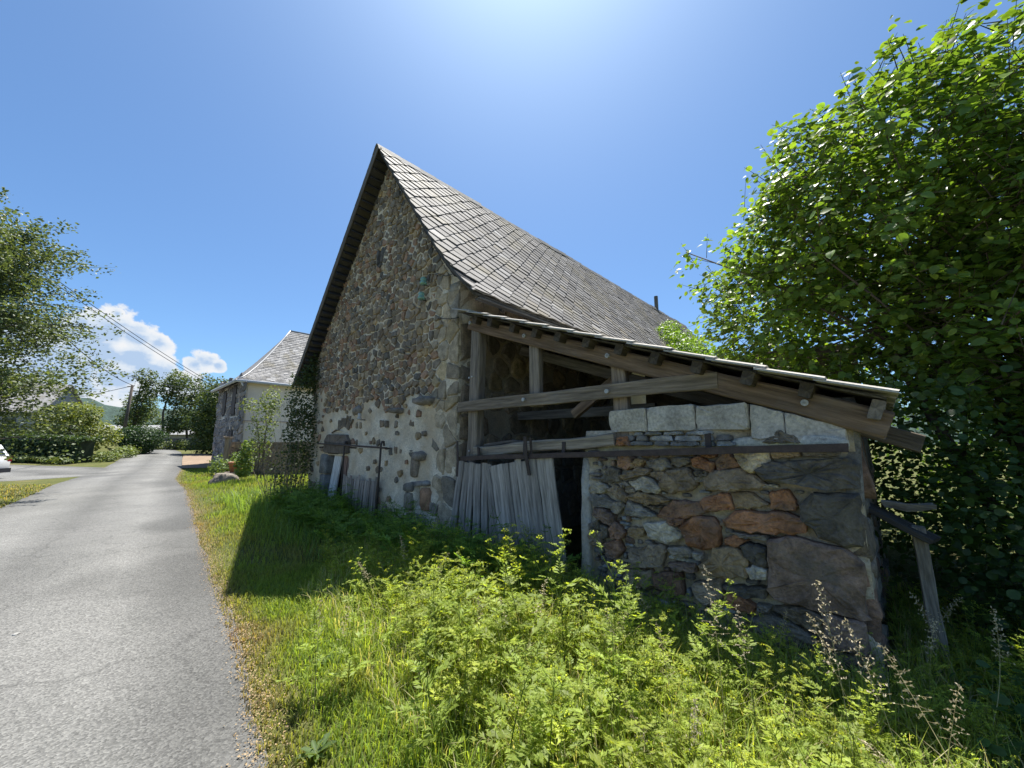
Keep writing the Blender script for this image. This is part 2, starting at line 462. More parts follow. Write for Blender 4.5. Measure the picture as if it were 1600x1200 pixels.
# ------------------------------------------------------------------ rubble masonry
def clip_half(poly, px, py, nx_, ny_):
    out = []
    for i in range(len(poly)):
        a, b = poly[i], poly[(i + 1) % len(poly)]
        da = (a[0] - px) * nx_ + (a[1] - py) * ny_
        db = (b[0] - px) * nx_ + (b[1] - py) * ny_
        if da <= 0: out.append(a)
        if (da < 0 < db) or (db < 0 < da):
            t = da / (da - db)
            out.append((a[0] + (b[0] - a[0]) * t, a[1] + (b[1] - a[1]) * t))
    return out
def cells(seeds, gap, rs, near=14):
    S = np.array(seeds)
    res = []
    for i, s in enumerate(S):
        d = ((S - s) ** 2).sum(1)
        idx = np.argsort(d)[1:near + 1]
        poly = [(s[0] - .6, s[1] - .6), (s[0] + .6, s[1] - .6), (s[0] + .6, s[1] + .6), (s[0] - .6, s[1] + .6)]
        for j in idx:
            dx, dy = S[j] - s
            L = math.hypot(dx, dy)
            g = gap * rs.uniform(.25, 1.15)
            poly = clip_half(poly, s[0] + dx / L * (L / 2 - g), s[1] + dy / L * (L / 2 - g), dx / L, dy / L)
            if len(poly) < 3: break
        res.append(poly if len(poly) >= 3 else None)
    return res
def poly_area(p):
    return .5 * sum(p[i][0] * p[(i + 1) % len(p)][1] - p[(i + 1) % len(p)][0] * p[i][1] for i in range(len(p)))
def soften(poly, rs, jit, cut, long_):
    """chamfered corners, long edges broken up, slight roughness"""
    out = []
    m_ = len(poly)
    size = math.sqrt(abs(poly_area(poly)))
    for i in range(m_):
        a, b = np.array(poly[i], float), np.array(poly[(i + 1) % m_], float)
        L = np.linalg.norm(b - a)
        if L < 1e-6: continue
        c_ = min(cut * rs.uniform(.5, 1.5), .4)
        out += [a + (b - a) * c_]
        k = int(L / (size * long_))
        for j in range(k): out.append(a + (b - a) * (c_ + (1 - 2 * c_) * (j + 1) / (k + 1)))
        out += [b + (a - b) * c_]
    out = np.array(out)
    return out + rs.normal(0, jit * size, out.shape), out.mean(0), size
def stone_geo(poly, rs, bulge, n=10, flat=.86, jit=.02, back=.06, cut=.16, long_=.75, rough=0.0):
    """2-D outline on the wall -> faceted lump of rock (x, y(depth, front is -), z)"""
    if poly_area(poly) < 0: poly = poly[::-1]
    p, c, size = soften(poly, rs, jit, cut, long_)
    n = len(p)
    tilt = rs.normal(0, .12, 2)
    def yy(q, b): return -(b + float((q - c) @ tilt) * .6)
    v, f = [], []
    rings = ((flat, .95),) if not rough else ((flat, .92), (flat * .8, 1.0), (flat * .5, 1.02))
    for q in p: v.append((q[0], back, q[1]))
    for q in p: v.append((q[0], yy(q, bulge * .45), q[1]))
    for (fl, bf) in rings:
        for q in p:
            qi = c + (q - c) * (fl + rs.normal(0, .03))
            v.append((qi[0], yy(qi, bulge * (bf + rs.normal(0, .10))) - rough * (fbm(qi[0] * 7, qi[1] * 7, bulge * 90) + .6 * fbm(qi[0] * 19, qi[1] * 19, 3.0)), qi[1]))
    v.append((c[0], yy(c, bulge * (1.02 + rs.normal(0, .12))), c[1]))
    m_ = len(rings) + 1
    for k in range(n):
        k2 = (k + 1) % n
        for r_ in range(m_): f.append((r_*n + k, r_*n + k2, (r_+1)*n + k2, (r_+1)*n + k))
        f.append((m_*n + k, m_*n + k2, (m_+1)*n))
    return v, f
def mortar_sheet(name, u0, u1, z0, z1, step, keep, mat, parent, color, amp=.012, axis='x', sgn=-1, base=0.0, thick=.45, seed=0.0):
    """uneven pointed surface with real relief; axis x: lies in the plane y=base facing -y; axis y: plane x=base facing +x"""
    nu, nz = int(round((u1 - u0) / step)), int(round((z1 - z0) / step))
    us, zs = np.linspace(u0, u1, nu + 1), np.linspace(z0, z1, nz + 1)
    v, f, idx = [], [], {}
    def vid(i, k, lay):
        key = (i, k, lay)
        if key not in idx:
            u, z = us[i], zs[k]
            d = base + sgn * amp * (fbm(u * 3.1, z * 3.1, seed) * 1.2 + fbm(u * 11, z * 11, seed + 5) * .8) if lay == 0 else base - sgn * thick
            idx[key] = len(v)
            v.append((u, d, z) if axis == 'x' else (d, u, z))
        return idx[key]
    K = {}
    for i in range(nu):
        for k in range(nz):
            K[i, k] = keep((us[i] + us[i+1]) / 2, (zs[k] + zs[k+1]) / 2)
    fl = (axis == 'x') == (sgn < 0)
    for (i, k), ok in K.items():
        if not ok: continue
        q = [vid(i, k, 0), vid(i+1, k, 0), vid(i+1, k+1, 0), vid(i, k+1, 0)]
        f.append(q if fl else q[::-1])
        q = [vid(i, k, 1), vid(i, k+1, 1), vid(i+1, k+1, 1), vid(i+1, k, 1)]
        f.append(q if fl else q[::-1])
        for (di, dk, a, b) in ((-1, 0, (i, k+1), (i, k)), (1, 0, (i+1, k), (i+1, k+1)), (0, -1, (i, k), (i+1, k)), (0, 1, (i+1, k+1), (i, k+1))):
            if not K.get((i + di, k + dk), False):
                q = [vid(*a, 0), vid(*a, 1), vid(*b, 1), vid(*b, 0)]
                f.append(q if fl else q[::-1])
    return link(name, mesh_py(name, v, f, color, True), parent, mat)
def pick(rs, table):
    w = np.array([t[0] for t in table], float)
    c = np.array(table[rs.choice(len(table), p=w / w.sum())][1])
    return c * rs.uniform(.75, 1.25)
STONES_DARK = [(5, (.26, .20, .14)), (3, (.22, .185, .145)), (2, (.32, .20, .13)), (2, (.34, .27, .185)), (1, (.15, .135, .115)), (1.2, (.36, .265, .155))]

def place_stones(parent, geos, limit, mat, key, name='stone', swap=False):
    """the stones that show largest one by one, the rest joined"""
    geos.sort(key=key)
    for (v, f, c) in geos[:limit]:
        link(name, mesh_py(name, v, f, c), parent, mat)
    if len(geos) > limit:
        mb = MB()
        for (v, f, c) in geos[limit:]: mb.add(v, f, c)
        mb.build('small_stones', mat, parent, False, kind='stuff')

# ------------------------------------------------------------------ beams and planks with their own grain axis
def beam(name, parent, p0, p1, a, b, color, mat, up=(0, 0, 1), rs=rng, seg=5, wob=.004, ch=.12, taper=1.0, notch=None):
    """timber from p0 to p1 (parent frame); a: width across, b: depth along `up`"""
    p0, p1 = Vector(p0), Vector(p1)
    zt = (p1 - p0); L = zt.length; zt.normalize()
    u_ = Vector(up); yv = (u_ - zt * u_.dot(zt)).normalized(); xv = yv.cross(zt).normalized()
    cs = []
    c_ = min(a, b) * ch
    for sx, sy in ((1, 1), (-1, 1), (-1, -1), (1, -1)):
        x, y = sx * a / 2, sy * b / 2
        if sx * sy > 0: cs += [(x, y - sy * c_), (x - sx * c_, y)]
        else: cs += [(x - sx * c_, y), (x, y - sy * c_)]
    v, f = [], []
    for i in range(seg + 1):
        t = i / seg
        k = 1 + (taper - 1) * t
        ox, oy = rs.normal(0, wob, 2)
        for (x, y) in cs:
            v.append((x * k + ox + rs.normal(0, wob * .4), y * k + oy + rs.normal(0, wob * .4), L * t + (rs.normal(0, wob) if i in (0, seg) else 0)))
    n = 8
    for i in range(seg):
        for k in range(n):
            k2 = (k + 1) % n
            f.append((i*n+k, i*n+k2, (i+1)*n+k2, (i+1)*n+k))
    f.append(tuple(range(n))[::-1]); f.append(tuple(seg*n + k for k in range(n)))
    o = link(name, mesh_py(name, v, f, np.array(color) * rs.uniform(.88, 1.12)), parent, mat)
    m = Matrix((xv, yv, zt)).transposed().to_4x4(); m.translation = p0
    o.matrix_local = m
    return o

# ------------------------------------------------------------------ the barn
barn = empty('stone_barn', B0, ROT, label='old stone barn with steep diamond slate roof and shaded rubble gable', cat='barn')
rs = np.random.default_rng(11)
APX, APZ = -2.43, 7.42
def roofline(u):                                     # underside of the roof at the gable
    return APZ - (u - APX) * 1.36 if u > APX else APZ - (APX - u) * 1.14
GABLE_L = -5.72
def in_gable(u, z): return GABLE_L <= u <= 0 and z < roofline(u) - .02
DOOR = (-4.72, -3.56, 1.32)
SLIT = (-2.70, -2.60, 5.22, 5.50)
NICHE = (-1.06, -.90, .56, .93)
def keep_g(u, z):
    if not (z < min(roofline(u), 20) and u > GABLE_L): return False
    if DOOR[0] < u < DOOR[1] and z < DOOR[2]: return False
    if SLIT[0] < u < SLIT[1] and SLIT[2] < z < SLIT[3]: return False
    if NICHE[0] < u < NICHE[1] and NICHE[2] < z < NICHE[3]: return False
    return True
gw = mortar_sheet('gable_wall', GABLE_L, 0.0, -.2, 7.48, .065, keep_g, M['mortar'], barn, (.72, .635, .50), amp=.022, thick=.5)
seeds = []
z = -.1
while z < 7.5:
    hrow = rs.uniform(.10, .145) if z > 2.0 else rs.uniform(.14, .2)
    u = GABLE_L + rs.uniform(0, .15)
    while u < -.62:
        wd = rs.uniform(.09, .22) * (1.12 if z < 3.5 else 1.0)
        if rs.random() < .07: wd *= 1.6
        seeds.append((u + wd / 2, z + rs.normal(0, .022)))
        u += wd
    z += hrow
z = 0.0
flip = 0
while z < 5.2:                                       # the quoins at the right corner
    hrow = rs.uniform(.2, .4)
    if flip: us_ = [-.5, -.16]
    else: us_ = [-.42, -.12] if rs.random() < .5 else [-.3]
    for uu in us_: seeds.append((uu + rs.normal(0, .03), z + rs.normal(0, .03)))
    flip = 1 - flip
    z += hrow
polys = cells(seeds, .020, rs)
geos = []
for (su, sz), p in zip(seeds, polys):
    if p is None: continue
    p = [(min(max(a, GABLE_L + .02), -.0), b) for a, b in p]
    if not all(b < roofline(a) + .05 for a, b in p) or sz < -.02: continue
    if DOOR[0] - .25 < su < DOOR[1] + .12 and sz < DOOR[2] + .5: continue
    if SLIT[0] - .1 < su < SLIT[1] + .1 and SLIT[2] - .1 < sz < SLIT[3] + .1: continue
    if NICHE[0] - .3 < su < NICHE[1] + .35 and sz < NICHE[3] + .22: continue
    ar = abs(poly_area(p))
    if ar < .0025: continue
    lim = 2.25 + .22 * fbm(su * 1.3, 3.0) + (.5 if su < -5.0 else 0)
    quoin = su > -.6
    if sz < lim and not quoin:
        if rs.random() > (.30 if sz > 1.0 else .38): continue
        c = np.array(p).mean(0); k = rs.uniform(.45, .85)
        p = [(c[0] + (a - c[0]) * k, c[1] + (b - c[1]) * k) for a, b in p]
    if quoin and sz < 2.3 and rs.random() < .3: continue
    tab = STONES_DARK if not quoin else [(3, (.42, .34, .235)), (3, (.36, .295, .21)), (1, (.46, .36, .22)), (1, (.28, .245, .195))]
    v, f = stone_geo(p, rs, rs.uniform(.014, .042), 10, .88, .03, .06, .07)
    geos.append((v, f, pick(rs, tab)))
place_stones(gw, geos, 288, M['stone'], lambda g: (lambda q: (bw(q[0], 0).length ** 2) / max(1e-4, abs(poly_area([(a[0], a[2]) for a in g[0][:len(g[0]) // 3]]))))(g[0][0]))
# stones that stick out of the wall
for (u, z, wd, hh, out) in ((-.74, 2.24, .46, .14, .2), (-1.6, 2.13, .20, .10, .22), (-.93, 1.36, .34, .16, .10), (-3.2, 2.22, .30, .18, .1)):
    v, f = stone_geo([(u - wd/2, z - hh*.3), (u - wd*.25, z - hh/2), (u + wd*.35, z - hh*.4), (u + wd/2, z + hh*.25), (u + wd*.1, z + hh/2), (u - wd*.4, z + hh*.4)], rs, out, 12, .7, .03)
    link('projecting_stone', mesh_py('projecting_stone', v, f, (.25, .22, .185), True), gw, M['stone'])
# little walled-up niche
for poly, c in (([(-1.42, .90), (-1.06, .97), (-1.05, .80), (-1.40, .78)], (.20, .185, .16)), ([(-1.10, .96), (-.62, 1.0), (-.60, .93), (-.9, .90), (-1.08, .88)], (.24, .225, .205)),
                ([(-1.38, .76), (-1.08, .78), (-1.07, .50), (-1.36, .50)], (.27, .235, .18)), ([(-.88, .88), (-.62, .90), (-.60, .54), (-.88, .54)], (.34, .20, .12)),
                ([(-1.30, .46), (-.70, .48), (-.72, .25), (-1.28, .22)], (.23, .21, .19)), ([(-1.18, 1.42), (-.98, 1.44), (-.94, 1.03), (-1.16, 1.02)], (.27, .22, .165))):
    v, f = stone_geo(poly, rs, .045, 12, .86)
    link('niche_stone', mesh_py('niche_stone', v, f, c, True), gw, M['stone'])
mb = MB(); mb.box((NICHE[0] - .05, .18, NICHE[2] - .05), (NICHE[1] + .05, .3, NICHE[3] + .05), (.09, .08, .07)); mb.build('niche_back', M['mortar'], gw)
mb = MB(); mb.box((SLIT[0] - .05, .42, SLIT[2] - .05), (SLIT[1] + .05, .47, SLIT[3] + .05), (.02, .02, .02)); mb.build('slit_back', M['mortar'], gw)  # near-black sheet, the darkness inside the slit put into its colour
for (a, b) in (((SLIT[0] - .07, SLIT[2] - .02), (SLIT[0] - .005, SLIT[3] + .04)), ((SLIT[1] + .005, SLIT[2] - .02), (SLIT[1] + .09, SLIT[3] + .04)), ((SLIT[0] - .06, SLIT[2] - .1), (SLIT[1] + .07, SLIT[2] - .03))):
    v, f = stone_geo([(a[0], a[1]), (b[0], a[1]), (b[0], b[1]), (a[0], b[1])], rs, .03, 10, .85)
    link('slit_jamb', mesh_py('slit_jamb', v, f, (.12, .11, .10), True), gw, M['stone'])

# blocked doorway: lintel, jamb stones, pale plank, door leaf, relieving arch of thin slates
v, f = stone_geo([(-4.86, 1.34), (-3.50, 1.34), (-3.50, 1.60), (-3.62, 1.74), (-4.66, 1.76), (-4.86, 1.60)], rs, .07, 18, .94, .004, .1, .08, 9)
link('door_lintel', mesh_py('door_lintel', v, f, (.17, .14, .115), False), barn, M['stone'])
mb = MB(); mb.box((-4.84, .0, 1.325), (-3.52, .3, 1.40), (.05, .045, .04)); mb.build('lintel_soffit', M['stone'], barn)
for i, (z0, z1, c) in enumerate(((0.0, .42, (.22, .21, .195)), (.44, .86, (.19, .19, .18)), (.88, 1.31, (.20, .195, .18)))):
    v, f = stone_geo([(-4.96, z0), (-4.62, z0), (-4.62, z1), (-4.96, z1)], rs, .05, 14, .93, .004, .3, .06, 9)
    link('door_jamb', mesh_py('door_jamb', v, f, c, True), barn, M['stone'])
dr = MB(); dr.box((-4.64, .16, -.1), (-3.5, .2, 1.33), (.10, .075, .06)); dr = dr.build('door', M['oldwood'], barn)
beam('door_plank', dr, (-4.44, .02, .05), (-4.16, .05, 1.31), .34, .035, (.62, .61, .59), M['wood'], (0, 1, 0), rs)
beam('door_plank', dr, (-4.02, .10, .0), (-3.90, .10, 1.31), .20, .03, (.26, .17, .14), M['wood'], (0, 1, 0), rs)
beam('door_plank', dr, (-3.78, .10, .0), (-3.70, .10, 1.31), .16, .03, (.27, .20, .17), M['wood'], (0, 1, 0), rs)
for i in range(9):
    a = -.42 + i * .085
    p0 = Vector((-4.10 + i * .06, -.012, 1.86 + .05 * math.cos((i - 4) * .5)))
    p1 = p0 + Vector((math.sin(a + .35) * .30, 0, math.cos(a * .6) * rs.uniform(.16, .24)))
    beam('arch_slate', barn, p0, p1, .035, .05, (.24, .20, .155), M['stone'], (0, 1, 0), rs, 2)
mb = MB(); mb.add([(-4.5, -.03, 1.78), (-4.17, -.06, 1.86), (-3.8, -.03, 1.80), (-4.5, .02, 1.775), (-4.17, .02, 1.845), (-3.8, .02, 1.79)], [(0,1,4,3),(1,2,5,4),(0,3,4,1),(1,4,5,2)], (.3, .25, .2)); mb.build('arch_board', M['wood'], barn)

# bottle-glass insulators
def insulator(u, z, c, r=.045):
    mb = MB(); mb.tube([(u, .02, z - .05), (u, -.10, z - .05), (u, -.12, z)], .009, 6, (.05, .04, .035)); b = mb.build('insulator_bracket', M['iron'], barn)
    mb = MB()
    prof = [(.0, -.05), (.9, -.05), (1.0, -.02), (.6, .0), (.75, .02), (.85, .05), (.5, .075), (0, .08)]
    n = 12; vs = [(u + math.cos(2*math.pi*k/n) * r * max(q, .02), -.12 + math.sin(2*math.pi*k/n) * r * max(q, .02), z + hh) for q, hh in prof for k in range(n)]
    fs = [(i*n+k, i*n+(k+1) % n, (i+1)*n+(k+1) % n, (i+1)*n+k) for i in range(len(prof)-1) for k in range(n)]
    link('glass_insulator', mesh_py('glass_insulator', vs, fs, c, True), b, M['glass'])
mg, nt, nd, ln, bs = new_mat('bottle_glass')
at = N(nd, 'ShaderNodeAttribute', attribute_name='Col'); ln.new(at.outputs['Color'], bs.inputs['Base Color'])
bs.inputs['Roughness'].default_value = .08; bs.inputs['Transmission Weight'].default_value = .35
M['glass'] = mg
insulator(-.845, 4.25, (.30, .55, .45), .065); insulator(-.889, 4.0, (.28, .52, .45), .065); insulator(-2.92, 2.07, (.6, .6, .58), .05)
mb = MB(); mb.tube([(-.62, -.05, 4.36), (-.3, -.06, 4.2), (.0, -.05, 4.17)], .006, 5, (.03, .03, .03)); mb.tube([(-.5, -.05, 3.55), (-.15, -.05, 3.46), (.05, -.06, 3.44)], .006, 5, (.03, .03, .03)); mb.build('cable', M['iron'], barn, True)

# long wall beside the lean-to
def keep_s(w, z): return True
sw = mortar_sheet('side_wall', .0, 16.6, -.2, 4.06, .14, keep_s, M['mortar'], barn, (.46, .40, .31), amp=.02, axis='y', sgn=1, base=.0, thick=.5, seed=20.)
seeds = []
z = .1
while z < 3.75:
    hrow = rs.uniform(.24, .4); w = .12 + rs.uniform(0, .2)
    while w < 4.2:
        wd = rs.uniform(.25, .55); seeds.append((w + wd/2, z + rs.normal(0, .04))); w += wd
    z += hrow
geos = []
for p in cells(seeds, .028, rs):
    if p is None: continue
    p = [(max(a, .03), min(b, 3.95)) for a, b in p]
    if abs(poly_area(p)) < .006 or rs.random() < .15: continue
    v, f = stone_geo(p, rs, rs.uniform(.02, .05), 10, .82)
    geos.append(([(-y, x, z_) for x, y, z_ in v], [q[::-1] for q in f][:], pick(rs, [(3, (.34, .265, .185)), (2, (.28, .23, .175)), (2, (.40, .30, .18))])))
place_stones(sw, geos, 300, M['stone'], lambda g: g[0][0][1])
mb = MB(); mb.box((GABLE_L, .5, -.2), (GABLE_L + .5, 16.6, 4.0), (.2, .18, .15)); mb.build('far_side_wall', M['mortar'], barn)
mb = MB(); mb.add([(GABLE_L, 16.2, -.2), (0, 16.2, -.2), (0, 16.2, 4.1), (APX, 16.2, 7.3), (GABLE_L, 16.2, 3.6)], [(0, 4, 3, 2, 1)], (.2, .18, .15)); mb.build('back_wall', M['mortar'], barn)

# roof: bent profile, s measured down the slope
W0, W1 = -.29, 16.9
PROF = [(-2.43, 7.60), (-1.84, 6.80), (-.86, 5.42), (-.12, 4.44), (.25, 4.02), (.66, 3.60)]
ps = np.concatenate([[0], np.cumsum([math.hypot(PROF[i+1][0]-PROF[i][0], PROF[i+1][1]-PROF[i][1]) for i in range(len(PROF)-1)])])
SL = float(ps[-1])
def prof(s, w):
    u, z = np.interp(s, ps, [p[0] for p in PROF]), np.interp(s, ps, [p[1] for p in PROF])
    sag = .0 * (1 - s / SL) + .035 * fbm(w * .5, s * .6, 2.0)
    a, b = np.interp(s + .05, ps, [p[0] for p in PROF]), np.interp(s - .05, ps, [p[0] for p in PROF])
    c, d = np.interp(s + .05, ps, [p[1] for p in PROF]), np.interp(s - .05, ps, [p[1] for p in PROF])
    t = Vector((a - b, 0, c - d)).normalized()
    n = Vector((-t.z, 0, t.x))
    return Vector((u, w, z + sag)), n
NS, NW = 14, 40
v, f = [], []
for i in range(NW + 1):
    w = W0 + .02 + (W1 - W0) * i / NW
    for k in range(NS + 1):
        p, n = prof(SL * k / NS, w)
        v += [p - n * .004, p - n * .05]
st = 2 * (NS + 1)
for i in range(NW):
    for k in range(NS):
        a, b, c, d = i*st + 2*k, i*st + 2*k + 2, (i+1)*st + 2*k + 2, (i+1)*st + 2*k
        f += [(a, b, c, d), (a+1, d+1, c+1, b+1)]
        if k == NS - 1: f.append((b, b+1, c+1, c))
        if i == 0: f.append((a, a+1, b+1, b))
roof = link('roof', mesh_py('roof', v, f, (.09, .085, .08), True), barn, M['oldwood'])
# far slope
v = [(-2.43, W0, 7.60), (-6.35, W0, 3.10), (-6.35, W1, 3.10), (-2.43, W1, 7.60), (-2.43, W0, 7.53), (-6.35, W0, 3.03), (-6.35, W1, 3.03), (-2.43, W1, 7.53)]
link('far_slope', mesh_py('far_slope', v, [(0,3,2,1), (4,5,6,7), (0,1,5,4), (1,2,6,5)], (.10, .095, .09)), roof, M['slate'])
# verge boards and the laths of the overhang seen from below
beam('verge_board', roof, (-2.40, W0 - .015, 7.58), (-6.40, W0 - .015, 3.02), .025, .13, (.16, .14, .12), M['oldwood'], (0, 0, 1), rs, 8)
k = 0
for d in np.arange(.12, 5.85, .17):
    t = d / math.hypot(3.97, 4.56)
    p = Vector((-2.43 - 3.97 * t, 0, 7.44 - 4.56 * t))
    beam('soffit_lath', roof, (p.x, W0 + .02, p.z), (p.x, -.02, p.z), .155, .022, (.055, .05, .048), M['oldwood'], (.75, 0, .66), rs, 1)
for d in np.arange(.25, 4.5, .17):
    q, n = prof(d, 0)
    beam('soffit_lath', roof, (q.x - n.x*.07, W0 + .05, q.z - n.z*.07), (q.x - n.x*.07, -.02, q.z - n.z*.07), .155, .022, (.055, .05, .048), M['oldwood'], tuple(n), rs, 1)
# far-slope slates along the left verge, seen edge on
for i in range(24):
    t0, t1 = i / 24, (i + 1) / 24 + .012
    a = Vector((-2.43 - 3.97 * t0, W0 - .03, 7.625 - 4.56 * t0)); b = Vector((-2.43 - 3.97 * t1, W0 - .03, 7.64 - 4.56 * t1))
    mb = MB(); n = Vector((-.75, 0, .66)) * .022
    mb.add([a, b, b + Vector((0, .5, 0)), a + Vector((0, .5, 0)), a + n, b + n, b + n + Vector((0, .5, 0)), a + n + Vector((0, .5, 0))], [(0,1,2,3),(4,7,6,5),(0,4,5,1),(1,5,6,2),(3,2,6,7),(0,3,7,4)], pick(rs, [(1, (.19, .18, .165))]))
    mb.build('verge_slate', M['slate'], roof)
# diamond slates
E2 = .172                                            # half diagonal of the exposed diamond
geos = []
row = 0
s = -E2 * .2
while s < SL + E2 * .9:
    w = W0 + (E2 if row % 2 else 0)
    while w < W1 + E2:
        js, jw = rs.normal(0, .010, 2)
        rr = rs.normal(0, .018)
        if rs.random() < .035: js += rs.uniform(.02, .06); rr += rs.normal(0, .06)
        pts = []
        dv = E2 * 1.12
        if not ((w < W0 + .25 and 4.35 < s < 4.75)):
            lift_t, lift_b = .006, .030 + abs(rs.normal(0, .006))
            for (dw, ds) in ((0, -dv), (dv, 0), (0, dv), (-dv, 0)):
                a = min(max(w + jw + dw * .97 + ds * rr, W0 - .03 + rs.normal(0, .006)), W1)
                b = min(max(s + js + ds * .97 - dw * rr, .02), SL + .03)
                lift = lift_t + (lift_b - lift_t) * (ds + dv) / (2 * dv)
                p, n = prof(b, a)
                pts.append((p + n * lift, p + n * (lift - .016)))
            vv = [q[0] for q in pts] + [q[1] for q in pts]
            ff = [(0, 3, 2, 1), (4, 5, 6, 7), (0, 1, 5, 4), (1, 2, 6, 5), (2, 3, 7, 6), (3, 0, 4, 7)]
            c = pick(rs, [(5, (.135, .125, .115)), (2, (.16, .15, .138)), (2, (.10, .092, .083)), (1, (.155, .135, .105)), (.5, (.21, .20, .188))])
            geos.append((vv, ff, c * rs.uniform(.9, 1.1)))
        w += 2 * E2
    s += E2; row += 1
def slate_key(g):
    q = g[0][0]; return (bw(q.x, q.y, q.z) - Vector((0, 0, EYE))).length
geos.sort(key=slate_key)
for (v, f, c) in geos[:300]: link('slate', mesh_py('slate', v, f, c), roof, M['slate'])
mb = MB()
for (v, f, c) in geos[300:]: mb.add(v, f, c)
mb.build('slate_field', M['slate'], roof, kind='stuff')
# ridge tiles
w = W0 - .04
while w < W1:
    L = rs.uniform(.42, .5)
    z0 = 7.60 + .02 * fbm(w * .4, 1.0) + rs.normal(0, .010) + .035
    mb = MB(); vs = []
    for y_, lift in ((w, 0), (w + L + .03, .012)):
        for du, dz in ((-.16, -.17), (-.05, -.02), (0, .015), (.05, -.02), (.13, -.17), (.115, -.18), (.04, -.04), (0, -.01), (-.04, -.04), (-.145, -.18)):
            vs.append((-2.43 + du, y_, z0 + dz + lift))
    fs = [(k_, (k_ + 1) % 10, 10 + (k_ + 1) % 10, 10 + k_) for k_ in range(10)] + [tuple(range(10))[::-1], tuple(range(10, 20))]
    mb.add(vs, fs, pick(rs, [(1, (.15, .145, .14))])); mb.build('ridge_tile', M['slate'], roof)
    w += L
mb = MB(); mb.tube([(-2.43, 13.4, 7.4), (-2.43, 13.4, 8.25)], .09, 8, (.14, .13, .125)); mb.build('vent_pipe', M['slate'], roof)
# rafters under the eaves
for w in np.arange(.35, 6.0, .75):
    beam('rafter_end', roof, (-.05, w, 4.24), (.60, w, 3.53), .08, .10, (.10, .09, .08), M['oldwood'], (0, 0, 1), rs, 2)
beam('eaves_board', roof, (.62, -.2, 3.545), (.62, 16.5, 3.545), .10, .025, (.13, .125, .12), M['oldwood'], (0, 0, 1), rs, 10)

